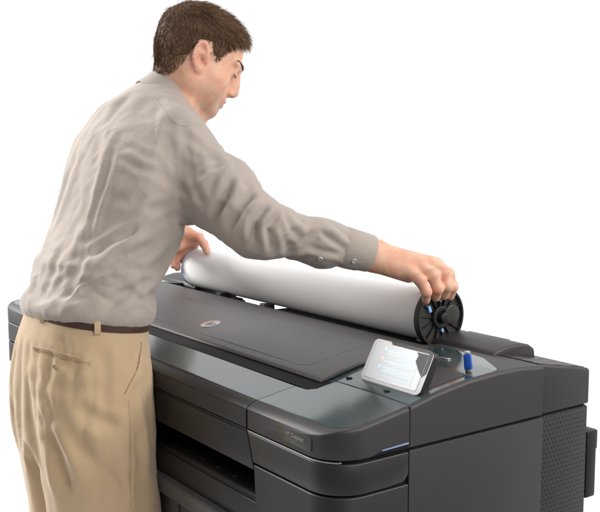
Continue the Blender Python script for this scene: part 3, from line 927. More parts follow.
# ---- skin material: soft, with redder lips, ears, nose and knuckles
M_skin = mat('skin', (.73, .435, .295), .48, .45, sss=.25, sss_rad=(1., .35, .2))
nt_ = M_skin.node_tree; b_ = nt_.nodes['Principled BSDF']
at = nt_.nodes.new('ShaderNodeAttribute'); at.attribute_name = 'flush'
mx = nt_.nodes.new('ShaderNodeMix'); mx.data_type = 'RGBA'; mx.inputs[6].default_value = (.73, .435, .295, 1); mx.inputs[7].default_value = (.58, .21, .16, 1)
nt_.links.new(at.outputs['Fac'], mx.inputs[0])
at2 = nt_.nodes.new('ShaderNodeAttribute'); at2.attribute_name = 'beard'
mx2 = nt_.nodes.new('ShaderNodeMix'); mx2.data_type = 'RGBA'; mx2.inputs[7].default_value = (.30, .19, .15, 1)
nt_.links.new(at2.outputs['Fac'], mx2.inputs[0]); nt_.links.new(mx.outputs[2], mx2.inputs[6])
tcs = nt_.nodes.new('ShaderNodeTexCoord')
n1 = nt_.nodes.new('ShaderNodeTexNoise'); n1.inputs['Scale'].default_value = 60; n1.inputs['Detail'].default_value = 6
nt_.links.new(tcs.outputs['Object'], n1.inputs['Vector'])
mx3 = nt_.nodes.new('ShaderNodeMix'); mx3.data_type = 'RGBA'; mx3.blend_type = 'MULTIPLY'; mx3.inputs[0].default_value = 1
cr = nt_.nodes.new('ShaderNodeMapRange'); cr.inputs[1].default_value = .3; cr.inputs[2].default_value = .7; cr.inputs[3].default_value = .78; cr.inputs[4].default_value = 1.10
nt_.links.new(n1.outputs['Fac'], cr.inputs[0]); nt_.links.new(mx2.outputs[2], mx3.inputs[6])
cmb = nt_.nodes.new('ShaderNodeCombineColor'); 
nt_.links.new(cr.outputs[0], cmb.inputs[1]); nt_.links.new(cr.outputs[0], cmb.inputs[2]); cmb.inputs[0].default_value = 1.0
nt_.links.new(cmb.outputs[0], mx3.inputs[7]); nt_.links.new(mx3.outputs[2], b_.inputs['Base Color'])
n2 = nt_.nodes.new('ShaderNodeTexNoise'); n2.inputs['Scale'].default_value = 700; n2.inputs['Detail'].default_value = 4
nt_.links.new(tcs.outputs['Object'], n2.inputs['Vector'])
bp_ = nt_.nodes.new('ShaderNodeBump'); bp_.inputs['Strength'].default_value = .45; bp_.inputs['Distance'].default_value = .0006
nt_.links.new(n2.outputs['Fac'], bp_.inputs['Height']); nt_.links.new(bp_.outputs['Normal'], b_.inputs['Normal'])

v, f = surface_net(body, (-1.32, -.23, .95), (-.19, .54, 1.67), .0021)
v = relax(v, f, 2, .5)
q = HL(v)
g = lambda c, r: np.exp(-(((q - np.array(c)) / np.array(r)) ** 2).sum(1))
flush = np.clip(1.2 * g((0, .094, -.0650), (.024, .020, .0080)) + .30 * g((0, .11, -.03), (.013, .014, .014)) + .25 * (g((.055, .06, -.025), (.022, .03, .022)) + g((-.055, .06, -.025), (.022, .03, .022)))
        + .38 * (g((.08, -.008, .002), (.012, .022, .032)) + g((-.08, -.008, .002), (.012, .022, .032))) + .5 * g((.0765, .012, -.002), (.006, .008, .010)), 0, 1)
for tip in [(-.240, .464, 1.073), (-.240, .448, 1.076), (-.240, .427, 1.074), (-.240, .402, 1.071), (-.233, .437, 1.120), (-.233, .411, 1.117), (-.236, .383, 1.110)]:
    flush = np.maximum(flush, .28 * np.exp(-(((v - np.array(tip)) / .011) ** 2).sum(1)))
flush = np.maximum(flush, .30 * (v[:, 0] < -1.10) * (v[:, 2] < 1.13))
beard = np.clip(np.clip((-.040 - q[:, 2]) / .02, 0, 1) * np.clip((q[:, 1] - .0) / .04, 0, 1) * .42 * np.clip((q[:, 2] + .13) / .02, 0, 1) * (.55 + .45 * rng.random(len(q))), 0, .5)
np_mesh('body', v, f, M_skin, PE, {'flush': flush, 'beard': beard})

# ---- hair: a thin cap over the scalp plus many short tapered strands
M_hair = mat('brown_hair', (.115, .068, .042), .62, .12)
_n = M_hair.node_tree; _b = _n.nodes['Principled BSDF']
_a = _n.nodes.new('ShaderNodeAttribute'); _a.attribute_name = 'tone'
_m = _n.nodes.new('ShaderNodeMix'); _m.data_type = 'RGBA'; _m.inputs[6].default_value = (.075, .041, .025, 1); _m.inputs[7].default_value = (.36, .215, .13, 1)
_n.links.new(_a.outputs['Fac'], _m.inputs[0]); _n.links.new(_m.outputs[2], _b.inputs['Base Color'])
def hair_depth(q):
    """> 0 where hair grows (local head coordinates)"""
    x, y, z = np.abs(q[:, 0]), q[:, 1], q[:, 2]
    front = .066 - np.interp(x, [0, .03, .05, .065, .08], [0, -.004, .010, .024, .03]) * .9      # forehead line: y limit for high z
    zmin = np.interp(y, [-.12, -.06, -.045, -.035, -.025, -.019, .010, .012, .030, .040, .052, .066, .080], [-.092, -.082, -.064, -.030, .008, .032, .038, .022, .002, .020, .052, .072, .088])
    return np.minimum(z - zmin, (.072 - y) + .3 * np.maximum(z - .07, 0))
neckF = Field(); neckF.cap(HW(0, -.020, -.03), NB, .054, .055, .03)
def scalp(P): return smin(skull(P), np.where(HL(P)[:, 1] < -.012, neckF(P), 1.).astype(np.float32), .025)
def cap_field(P):
    q = HL(P)
    dpt = hair_depth(q)
    t = np.clip(dpt / .03, 0, 1); top = np.clip((q[:, 2] - .03) / .07, 0, 1)
    th = .0012 + t * (.0004 + .0040 * top)
    return np.maximum(scalp(P) - th, np.where(q[:, 2] < .02, .014, .006) - dpt).astype(np.float32)
hv, hfq = surface_net(cap_field, tuple(HC - .17), tuple(HC + .17), .0030)
hv = relax(hv, hfq, 1, .4); hn = vnormals(hv, hfq)
ear_ = (np.abs(q[:, 0]) > .0735) & (q[:, 1] > -.040) & (q[:, 1] < .020) & (q[:, 2] > -.05) & (q[:, 2] < .044)
hd_ = hair_depth(q)
can = np.nonzero((hd_ > -.001) & ~ear_ & (q[:, 2] < .2) & (q[:, 2] > -.13) & (np.abs(q[:, 0]) < .11) & (q[:, 1] > -.13) & (q[:, 1] < .11))[0]
bn = vnormals(v, f)
pw = np.clip((hd_[can] + .003) / np.where(q[can, 2] < .02, .024, .012), .08, 1); pw /= pw.sum()
roots = rng.choice(can, 27000, p=pw)
P0 = v[roots] + rng.normal(0, .0011, (len(roots), 3)); N0 = bn[roots]
ql = HL(P0)
top = np.clip((ql[:, 2] - .045) / .05, 0, 1)
frontw = np.clip((ql[:, 1] - .0) / .06, 0, 1)
crown = np.array([.0, -.055, .118])
away = ql - crown; away /= np.linalg.norm(away, axis=1, keepdims=True) + 1e-9
comb = away * (1 - .5 * top[:, None]) + np.stack([.25 * top * np.sign(ql[:, 0] + .02), .9 * top, .0 * top], 1)
comb[:, 2] -= .9 * (1 - top)
comb[:, 1] -= .25 * (1 - top) * (ql[:, 1] < .02)
Nl = N0 @ HR
comb -= Nl * (comb * Nl).sum(1, keepdims=True) * .92
comb /= np.linalg.norm(comb, axis=1, keepdims=True) + 1e-9
lift = .24 + .26 * top + .20 * top * frontw
D0 = comb + Nl * lift[:, None] + rng.normal(0, .12, comb.shape) * (1 + .8 * top[:, None])
# tufts: strands of one clump share a lean
cl = vnoise(ql * 90)[:, None] * np.array([[.5, .25, .1]]) + vnoise(ql[:, [1, 2, 0]] * 70 + 9)[:, None] * np.array([[.1, .2, .35]])
D0 += cl * (.55 + .55 * top[:, None]); D0 /= np.linalg.norm(D0, axis=1, keepdims=True)
dd = np.clip(hair_depth(ql), 0, .05)
ln = (.0026 + .0058 * np.clip(dd / .03, 0, 1) + .012 * top + .010 * top * frontw) * rng.uniform(.55, 1.4, len(roots))
nseg = 4; pts = [P0 - N0 * .002]
Dw = D0 @ HR.T
for k in range(1, nseg):
    t = k / (nseg - 1)
    sag = np.array([0, 0, -1.0])[None] * (.45 * t * t * ln)[:, None]
    inn = -N0 * (.12 * t * t * ln)[:, None]
    pts.append(P0 + Dw * (ln * t)[:, None] + sag * .5 + inn)
rad = [.00040, .00040, .00032, .00004]
A = np.cross(Dw, N0); A /= np.linalg.norm(A, axis=1, keepdims=True) + 1e-9; Bv = np.cross(Dw, A)
vs = []
for k in range(nseg):
    for j in range(3):
        a = 2 * math.pi * j / 3
        vs.append(pts[k] + (A * math.cos(a) + Bv * math.sin(a)) * rad[k])
vs = np.stack(vs, 1)                       # strands x (nseg*3) x 3
ns = vs.shape[1]
fq = np.array([(k * 3 + j, k * 3 + (j + 1) % 3, (k + 1) * 3 + (j + 1) % 3, (k + 1) * 3 + j) for k in range(nseg - 1) for j in range(3)])
sf = (fq[None] + (np.arange(len(roots)) * ns)[:, None, None]).reshape(-1, 4)
allv = np.concatenate([hv, vs.reshape(-1, 3)]); allf = np.concatenate([hfq, sf + len(hv)])
tone = np.concatenate([np.full(len(hv), .08), np.repeat(np.clip(rng.normal(.45, .25, len(roots)) + .25 * vnoise(ql * 60), 0, 1), ns)])
np_mesh('hair', allv, allf, M_hair, PE, {'tone': tone})
# eyebrows and lashes
M_brow = mat('brow_hair', (.15, .088, .055), .6, .2)
def strands(name, roots, dirs, ln, r, parent, mt):
    vs = []; fs = []
    for p, d, l in zip(roots, dirs, ln):
        d = d / np.linalg.norm(d); a = np.cross(d, (0.3, .5, .8)); a /= np.linalg.norm(a); b = np.cross(d, a); o = len(vs)
        for k, (t, rr) in enumerate(((0, r), (.5, r), (1, r * .15))):
            for j in range(3):
                an = 2.094 * j; vs.append(p + d * l * t + (a * math.cos(an) + b * math.sin(an)) * rr)
        for k in range(2):
            for j in range(3): fs.append((o + k * 3 + j, o + k * 3 + (j + 1) % 3, o + k * 3 + 3 + (j + 1) % 3, o + k * 3 + 3 + j))
    return np_mesh(name, np.array(vs), np.array(fs), mt, parent)
def project_on(P, it=6):
    for _ in range(it):
        d = body(P); e = .0008
        gr = np.stack([body(P + np.array([e, 0, 0])) - d, body(P + np.array([0, e, 0])) - d, body(P + np.array([0, 0, e])) - d], 1)
        gr /= np.linalg.norm(gr, axis=1, keepdims=True) + 1e-9
        P = P - gr * d[:, None]
    return P
for s in (-1, 1):
    nb_ = 260 if s > 0 else 60
    t = (0. if s > 0 else .55) + (.85 if s > 0 else .4) * rng.random(nb_); w_ = rng.normal(0, .0027, nb_) * (1 - .65 * t)
    loc = hs * np.stack([s * (.012 + .043 * t), .103 - .036 * t ** 1.6, .0275 + .0070 * np.sin(t * 2.5) + w_], 1)
    P_ = project_on(HC + loc @ HR.T)
    out_ = (P_ - HC) / np.linalg.norm(P_ - HC, axis=1, keepdims=True)
    dl = np.stack([s * (.75 + 0 * t), -.05 - .5 * t, .32 - .6 * t + rng.normal(0, .18, nb_)], 1) @ HR.T + .12 * out_
    strands('eyebrow', P_ + .0002 * out_, dl, .0042 + .0040 * rng.random(nb_), .00030, PE, M_brow)
    t = np.linspace(0, 1, 30)
    loc = hs * np.stack([s * (.020 + .026 * t), .090 - .011 * t ** 2, .0055 - .003 * np.sin(t * 3.14)], 1)
    P_ = project_on(HC + loc @ HR.T)
    dl = np.stack([s * (.1 + .7 * t), 1 - .4 * t, -.55 + .1 * t], 1) @ HR.T
    strands('eyelashes', P_, dl, np.full(30, .0062), .00032, PE, M_brow)
    lid_ = [Vector(p) for p in project_on(HC + (hs * np.stack([s * (.018 + .029 * t), .090 - .012 * t ** 2, .0062 - .003 * np.sin(t * 3.14)], 1)) @ HR.T)]
    bm = bmesh.new(); add_tube(bm, lid_, .0006, 6); bevel_obj('eyelid_line', bm, M_brow, PE, 0)

# ---- clothes
def fabric(name, col, weave, bump_s, noise_amt, rough=.85):
    m = mat(name, col, rough, .25, sheen=.25)
    nt = m.node_tree; b = nt.nodes['Principled BSDF']; tc = nt.nodes.new('ShaderNodeTexCoord')
    n = nt.nodes.new('ShaderNodeTexNoise'); n.inputs['Scale'].default_value = weave; n.inputs['Detail'].default_value = 3
    mp = nt.nodes.new('ShaderNodeMapping'); mp.inputs['Scale'].default_value = (1, 1, .12)
    nt.links.new(tc.outputs['Object'], mp.inputs['Vector']); nt.links.new(mp.outputs[0], n.inputs['Vector'])
    n2 = nt.nodes.new('ShaderNodeTexNoise'); n2.inputs['Scale'].default_value = weave; n2.inputs['Detail'].default_value = 3
    mp2 = nt.nodes.new('ShaderNodeMapping'); mp2.inputs['Scale'].default_value = (.12, .12, 1)
    nt.links.new(tc.outputs['Object'], mp2.inputs['Vector']); nt.links.new(mp2.outputs[0], n2.inputs['Vector'])
    ad = nt.nodes.new('ShaderNodeMath'); ad.operation = 'ADD'
    nt.links.new(n.outputs['Fac'], ad.inputs[0]); nt.links.new(n2.outputs['Fac'], ad.inputs[1])
    mr = nt.nodes.new('ShaderNodeMapRange'); mr.inputs[1].default_value = .7; mr.inputs[2].default_value = 1.3; mr.inputs[3].default_value = 1 - noise_amt; mr.inputs[4].default_value = 1 + noise_amt
    nt.links.new(ad.outputs[0], mr.inputs[0])
    mx = nt.nodes.new('ShaderNodeVectorMath'); mx.operation = 'SCALE'; mx.inputs[0].default_value = col
    nt.links.new(mr.outputs[0], mx.inputs['Scale']); nt.links.new(mx.outputs[0], b.inputs['Base Color'])
    n3 = nt.nodes.new('ShaderNodeTexNoise'); n3.inputs['Scale'].default_value = 17; n3.inputs['Detail'].default_value = 5; n3.inputs['Distortion'].default_value = 1.6
    nt.links.new(tc.outputs['Object'], n3.inputs['Vector'])
    rg = nt.nodes.new('ShaderNodeMath'); rg.operation = 'SUBTRACT'; rg.inputs[1].default_value = .5; nt.links.new(n3.outputs['Fac'], rg.inputs[0])
    rg2 = nt.nodes.new('ShaderNodeMath'); rg2.operation = 'ABSOLUTE'; nt.links.new(rg.outputs[0], rg2.inputs[0])
    ad2 = nt.nodes.new('ShaderNodeMath'); ad2.operation = 'MULTIPLY_ADD'; ad2.inputs[1].default_value = .05
    nt.links.new(ad.outputs[0], ad2.inputs[0]); nt.links.new(rg2.outputs[0], ad2.inputs[2])
    bp = nt.nodes.new('ShaderNodeBump'); bp.inputs['Strength'].default_value = bump_s; bp.inputs['Distance'].default_value = .006
    nt.links.new(ad2.outputs[0], bp.inputs['Height']); nt.links.new(bp.outputs['Normal'], b.inputs['Normal'])
    return m
M_shirt = fabric('beige_shirt_cloth', (.40, .338, .294), 1300, .30, .07)
M_pants = fabric('khaki_cloth', (.51, .362, .218), 1200, .26, .055)
M_thread = mat('seam_thread', (.33, .275, .24), .8, .2)
M_pthread = mat('trouser_seam', (.38, .262, .148), .8, .2)
M_button = mat('shirt_button', (.52, .50, .47), .5, .5)
M_belt = mat('brown_leather', (.055, .024, .014), .42, .5, bump=(150, .3, .001))

def fold_disp(v, n, folds):
    """ridges (amp > 0) and creases (amp < 0) along 3d polylines: (points, width, amplitude)"""
    d = np.zeros(len(v))
    for pts, w_, amp in folds:
        pts = np.array(pts, float)
        lo, hi = pts.min(0) - 4 * w_, pts.max(0) + 4 * w_
        m = ((v > lo) & (v < hi)).all(1)
        if not m.any(): continue
        P = v[m]; best = np.full(len(P), 1e9); tb = np.zeros(len(P)); L = len(pts) - 1
        for i in range(L):
            a, b = pts[i], pts[i + 1]; ab = b - a
            t = np.clip(((P - a) @ ab) / (ab @ ab), 0, 1)
            r = np.linalg.norm(P - a - t[:, None] * ab, axis=1)
            u = r < best; best[u] = r[u]; tb[u] = (i + t[u]) / L
        taper = np.clip(np.minimum(tb, 1 - tb) / .22, 0.0, 1); taper = taper * taper * (3 - 2 * taper) * .85 + .15
        d[m] += amp * 1.1 * taper * (np.exp(-(best / w_) ** 1.25) - .55 * np.exp(-((best - 1.9 * w_) / w_) ** 2))
    return d

def hip_tilt(v):
    """the waist line sits higher at the back and on the left"""
    v = np.array(v, float)
    w_ = np.clip(1 - np.abs(v[:, 2] - 1.02) / .20, 0, 1); w_ = w_ * w_ * (3 - 2 * w_)
    v[:, 2] += w_ * (.025 - .10 * (v[:, 1] + .09) + .03 * (v[:, 0] + .65))
    return v
def ridged(P): return 1 - 2 * np.abs(vnoise(P))
def aniso(v, along, f_along, f_across, warp=.012):
    a = np.array(along, float); a /= np.linalg.norm(a)
    w_ = np.stack([vnoise(v * 14 + k * 7.3) for k in range(3)], 1) * warp
    p = v + w_; t = p @ a
    return p * f_across + a * (t * (f_along - f_across))[:, None] + 11.7
def seg_weight(v, a, b, r0, r1):
    a = np.array(a, float); b = np.array(b, float); ab = b - a
    t = np.clip(((v - a) @ ab) / (ab @ ab), 0, 1)
    return np.clip((r1 - np.linalg.norm(v - a - t[:, None] * ab, axis=1)) / (r1 - r0), 0, 1)
def shirt_wrinkle(v):
    up = seg_weight(v, V3(-.50, .098, 1.29), E_R, .07, .10)
    fo = seg_weight(v, E_R, W_R, .055, .085)
    upl = seg_weight(v, S_L, E_L, .07, .10); fol = seg_weight(v, E_L, W_L, .055, .085)
    d = up * .0042 * ridged(aniso(v, E_R - V3(-.53, .09, 1.32), 26, 9)) + fo * (1 - up) * .0026 * ridged(aniso(v, W_R - E_R, 24, 10))
    d += upl * .0042 * ridged(aniso(v, E_L - S_L, 26, 9)) + fol * (1 - upl) * .003 * ridged(aniso(v, W_L - E_L, 24, 10))
    tor = np.clip(1 - up - fo - upl - fol, 0, 1)
    lowb = np.clip((1.20 - v[:, 2]) / .15, 0, 1)
    d += tor * (.0008 + .0006 * lowb) * ridged(aniso(v, (.12, -.55, .55), 17, 5, .02))
    d += tor * .0018 * vnoise(v * 9 + 3) + .0009 * vnoise(v * 55)
    hem = np.clip(1 - np.abs(v[:, 2] - 1.06) / .035, 0, 1)
    d += hem * .0015 * vnoise(np.stack([v[:, 0] * 16, v[:, 1] * 16, v[:, 2] * 5], 1) + 5)
    return d
def trouser_wrinkle(v):
    low = np.clip((.93 - v[:, 2]) / .12, 0, 1)
    d = (.0006 + .0016 * low) * ridged(aniso(v, (.3, .5, .65), 11, 5, .03))
    return d + .0015 * vnoise(v * 7) + .0008 * vnoise(v * 45)
shirt = Field()
TOR = [(.995, -.652, -.094, .150, .100), (1.003, -.652, -.094, .1615, .1115), (1.025, -.652, -.093, .168, .116), (1.07, -.655, -.080, .166, .112), (1.14, -.661, -.056, .168, .114), (1.213, -.670, -.021, .171, .114),
       (1.29, -.684, .008, .176, .117), (1.35, -.700, .028, .176, .117), (1.395, -.716, .048, .156, .110), (1.425, -.720, .066, .105, .086), (1.445, -.718, .078, .062, .060)]
fn, c, r = loft_field(TOR, 2.15, .02)
shirt.add(fn, c, r, .03)
shirt.chain([V3(-.722, .045, 1.385), V3(-.718, .104, 1.432)], [.086, .057], .03)
shirt.cap((-.722, .096, 1.444), (-.722, .070, 1.41), .051, .05, .03)
for s in (-1, 1): shirt.cap((-.718 + s * .03, .090, 1.418), (-.705 + s * .115, .068, 1.380), .046, .055, .04)
shirt.chain([V3(-.690, .085, 1.405), S_R + V3(-.03, 0, .004)], [.048, .064], .05)
shirt.chain([V3(-.742, .085, 1.405), S_L + V3(.03, 0, .004)], [.050, .070], .05)
shirt.chain([S_R + V3(-.02, 0, -.005), V3(-.478, .105, 1.276), E_R, V3(-.375, .248, 1.182), V3(-.375, .248, 1.182) * .25 + W_R * .75], [.074, .061, .052, .042, .0345], .03)
shirt.chain([S_L + V3(.03, 0, -.01), S_L * .55 + E_L * .45, E_L, E_L * .5 + W_L * .5, E_L * .1 + W_L * .9], [.080, .068, .060, .049, .036], .03)
FOLDS_SHIRT = [
    ([(-0.610, -0.040, 1.390), (-0.588, -0.073, 1.335), (-0.580, -0.091, 1.286), (-0.577, -0.113, 1.230), (-0.555, -0.139, 1.162), (-0.542, -0.157, 1.111)], 0.007, -0.0045),
    ([(-0.629, -0.049, 1.391), (-0.611, -0.082, 1.334), (-0.602, -0.103, 1.276), (-0.599, -0.123, 1.222), (-0.574, -0.152, 1.156)], 0.018, 0.004),
    ([(-0.515, -0.004, 1.309), (-0.503, 0.022, 1.284), (-0.477, 0.037, 1.264)], 0.009, -0.009),
    ([(-0.519, 0.006, 1.331), (-0.497, 0.031, 1.309), (-0.459, 0.039, 1.277)], 0.01, 0.006),
    ([(-0.514, -0.004, 1.307), (-0.531, -0.036, 1.317), (-0.577, -0.061, 1.345)], 0.008, -0.005),
    ([(-0.523, -0.007, 1.331), (-0.544, -0.033, 1.345), (-0.584, -0.050, 1.364)], 0.009, -0.004),
    ([(-0.559, -0.143, 1.158), (-0.521, -0.096, 1.189), (-0.500, -0.029, 1.216)], 0.008, -0.005),
    ([(-0.543, -0.123, 1.176), (-0.510, -0.070, 1.207), (-0.504, -0.015, 1.250)], 0.008, -0.004),
    ([(-0.530, -0.145, 1.120), (-0.502, -0.092, 1.151), (-0.502, -0.003, 1.186)], 0.009, -0.005),
    ([(-0.573, -0.189, 1.061), (-0.527, -0.150, 1.103), (-0.498, -0.089, 1.141)], 0.01, -0.006),
    ([(-0.499, -0.134, 1.055), (-0.492, -0.098, 1.092), (-0.496, -0.037, 1.112)], 0.009, -0.005),
    ([(-0.551, -0.175, 1.084), (-0.558, -0.155, 1.136), (-0.578, -0.135, 1.187)], 0.01, -0.004),
    ([(-0.620, -0.197, 1.078), (-0.621, -0.176, 1.131), (-0.628, -0.153, 1.175)], 0.01, -0.004),
    ([(-0.489, -0.081, 1.051), (-0.491, -0.060, 1.082), (-0.515, -0.012, 1.089)], 0.008, -0.005),
    ([(-0.510, -0.048, 1.242), (-0.503, -0.001, 1.248), (-0.493, 0.037, 1.254)], 0.008, -0.005),
    ([(-0.615, -0.076, 1.349), (-0.647, -0.072, 1.368), (-0.683, -0.062, 1.392)], 0.012, -0.004),
    ([(-0.509, -0.028, 1.268), (-0.523, -0.061, 1.259), (-0.556, -0.088, 1.263)], 0.01, -0.004),
    ([(-0.493, 0.034, 1.309), (-0.459, 0.039, 1.277), (-0.449, 0.048, 1.250)], 0.008, -0.009),
    ([(-0.443, 0.084, 1.331), (-0.449, 0.053, 1.310), (-0.472, 0.038, 1.299)], 0.008, -0.006),
    ([(-0.419, 0.091, 1.310), (-0.414, 0.067, 1.260), (-0.451, 0.071, 1.215)], 0.008, -0.008),
    ([(-0.410, 0.110, 1.302), (-0.400, 0.077, 1.260), (-0.430, 0.075, 1.209)], 0.008, 0.006),
    ([(-0.390, 0.125, 1.285), (-0.382, 0.080, 1.243), (-0.410, 0.080, 1.195)], 0.008, -0.009),
    ([(-0.365, 0.120, 1.268), (-0.362, 0.088, 1.234), (-0.382, 0.090, 1.183)], 0.008, 0.005),
    ([(-0.352, 0.132, 1.257), (-0.352, 0.097, 1.227), (-0.368, 0.104, 1.178)], 0.007, -0.009),
    ([(-0.346, 0.145, 1.246), (-0.341, 0.118, 1.214), (-0.364, 0.140, 1.167)], 0.007, -0.008),
    ([(-0.345, 0.160, 1.239), (-0.340, 0.167, 1.210), (-0.341, 0.190, 1.187)], 0.007, -0.006),
    ([(-0.343, 0.187, 1.220), (-0.344, 0.161, 1.189), (-0.372, 0.185, 1.152)], 0.008, -0.005),
    ([(-0.334, 0.221, 1.205), (-0.325, 0.250, 1.182), (-0.321, 0.280, 1.162)], 0.005, -0.005),
    ([(-0.335, 0.239, 1.211), (-0.325, 0.269, 1.188), (-0.321, 0.289, 1.176)], 0.006, 0.004),
    ([(-0.341, 0.198, 1.176), (-0.330, 0.234, 1.164), (-0.323, 0.275, 1.158)], 0.006, -0.004),
    ([(-0.479, 0.085, 1.349), (-0.431, 0.069, 1.310), (-0.433, 0.053, 1.278)], 0.01, -0.006),
    ([(-0.529, 0.042, 1.386), (-0.510, 0.069, 1.368), (-0.479, 0.085, 1.349)], 0.009, -0.005),
]
class Inset:
    def __init__(s, F, d): s.F = F; s.d = d
    def __call__(s, P): return s.F(P) + s.d
def drape(v, f, pin, cv, cf, rest, frames, shrink, bend, grav):
    """lets the cloth settle over a slimmer copy of itself: the surplus length of the rest shape turns into creases"""
    me = bpy.data.meshes.new('cloth'); me.from_pydata(v.tolist(), [], f.tolist()); o = bpy.data.objects.new('cloth', me); COL.objects.link(o)
    cm = bpy.data.meshes.new('under'); cm.from_pydata(cv.tolist(), [], cf.tolist()); k = bpy.data.objects.new('under', cm); COL.objects.link(k)
    k.modifiers.new('col', 'COLLISION'); k.collision.thickness_outer = .002; k.collision.cloth_friction = 8
    vg = o.vertex_groups.new(name='pin'); pr = np.round(pin, 1)
    for w_ in np.unique(pr):
        if w_ > 0: vg.add(np.nonzero(pr == w_)[0].tolist(), float(w_), 'REPLACE')
    o.shape_key_add(name='Basis'); kk = o.shape_key_add(name='rest'); kk.data.foreach_set('co', rest.astype(np.float32).ravel()); kk.value = 0
    m = o.modifiers.new('cl', 'CLOTH'); q_ = m.settings
    q_.rest_shape_key = kk; q_.quality = 4; q_.mass = .15
    q_.tension_stiffness = q_.compression_stiffness = 15; q_.shear_stiffness = 6; q_.bending_stiffness = bend
    q_.tension_damping = q_.compression_damping = q_.shear_damping = 8; q_.air_damping = 2
    q_.vertex_group_mass = 'pin'; q_.shrink_min = shrink; q_.shrink_max = shrink; q_.effector_weights.gravity = grav
    c_ = m.collision_settings; c_.use_collision = True; c_.distance_min = .0025; c_.collision_quality = 2; c_.use_self_collision = False
    m.point_cache.frame_start = 1; m.point_cache.frame_end = frames + 1
    for fr in range(1, frames + 1): scene.frame_set(fr)
    sub = o.modifiers.new('sub', 'SUBSURF'); sub.levels = 1; sub.render_levels = 1
    em = o.evaluated_get(bpy.context.evaluated_depsgraph_get()).data
    nv = np.empty(len(em.vertices) * 3, np.float32); em.vertices.foreach_get('co', nv)
    nf = np.empty(len(em.loops), np.int32); em.loops.foreach_get('vertex_index', nf)
    nv = nv.reshape(-1, 3).astype(float); nf = nf.reshape(-1, 4).copy()
    bpy.data.objects.remove(o); bpy.data.objects.remove(k); bpy.data.meshes.remove(me); bpy.data.meshes.remove(cm)
    scene.frame_set(1)
    return nv, nf
def longer_sleeve(v, S, E, W, k):
    S, E, W = [np.array(a, float) for a in (S, E, W)]
    u1 = E - S; L1 = np.linalg.norm(u1); u1 /= L1; u2 = W - E; u2 /= np.linalg.norm(u2)
    t1 = np.clip((v - S) @ u1, 0, L1); t2 = np.clip((v - E) @ u2, 0, None)
    w_ = np.clip(seg_weight(v, S, E, .09, .13) + seg_weight(v, E, W, .07, .11), 0, 1)
    return w_[:, None] * k * (t1[:, None] * u1 + t2[:, None] * u2)
BX = ((-1.30, -.25, .98), (-.22, .50, 1.55))
v, f = surface_net(shirt, *BX, .0085); v = hip_tilt(relax(v, f, 3, .5))
cv, cf = surface_net(Inset(shirt, .015), *BX, .010); cv = hip_tilt(relax(cv, cf, 2, .5))
hem = 1.025 - .10 * (v[:, 1] + .09) + .03 * (v[:, 0] + .65)
pin = np.clip((hem + .020 - v[:, 2]) / .02, 0, 1)
for q_, r_, w_ in ((W_R, .075, .02), (W_L, .075, .02), (V3(-.716, .12, 1.452), .105, .03)):
    pin = np.maximum(pin, np.clip((r_ - np.linalg.norm(v - q_, axis=1)) / w_, 0, 1))
rest = v + longer_sleeve(v, V3(-.53, .09, 1.32), E_R, W_R, .26) + longer_sleeve(v, S_L, E_L, W_L, .2)
rest[:, 2] += .065 * np.clip(v[:, 2] - 1.0, 0, None)
v, f = drape(v, f, pin, cv, cf, rest, 24, -.008, 1.5, .1)
n_ = vnormals(v, f)
v = v + n_ * (fold_disp(v, n_, FOLDS_SHIRT) + shirt_wrinkle(v))[:, None]
SH = np_mesh('shirt', v, f, M_shirt, PE)
# cuffs: short open tubes round the wrists
def tube_open(name, path, rads, th, mt, parent, seg=40, squash=1.0):
    bm = bmesh.new(); rings = []
    path = [Vector(p) for p in path]
    ax = (path[-1] - path[0]).normalized(); u = Vector((0, 0, 1)); u = (u - ax * u.dot(ax)).normalized(); w2 = ax.cross(u)
    prof = [(p, r) for p, r in zip(path, rads)] + [(p, r - th) for p, r in list(zip(path, rads))[::-1]]
    for p, r in prof:
        rings.append([bm.verts.new(p + (u * math.cos(a) + w2 * math.sin(a) * squash) * r) for a in [2 * math.pi * k / seg for k in range(seg)]])
    m = len(rings)
    for i in range(m):
        for k in range(seg):
            bm.faces.new((rings[i][k], rings[i][(k + 1) % seg], rings[(i + 1) % m][(k + 1) % seg], rings[(i + 1) % m][k]))
    return bevel_obj(name, bm, mt, parent, 0, angle=50)
for Ej, Wj in ((V3(-.375, .248, 1.182), W_R), (E_L, W_L)):
    ax = (Wj - Ej) / np.linalg.norm(Wj - Ej)
    tube_open('cuff', [Wj - ax * .066, Wj - ax * .063, Wj - ax * .035, Wj - ax * .006, Wj - ax * .003], [.0375, .0392, .0378, .0362, .0350], .0022, M_shirt, SH)
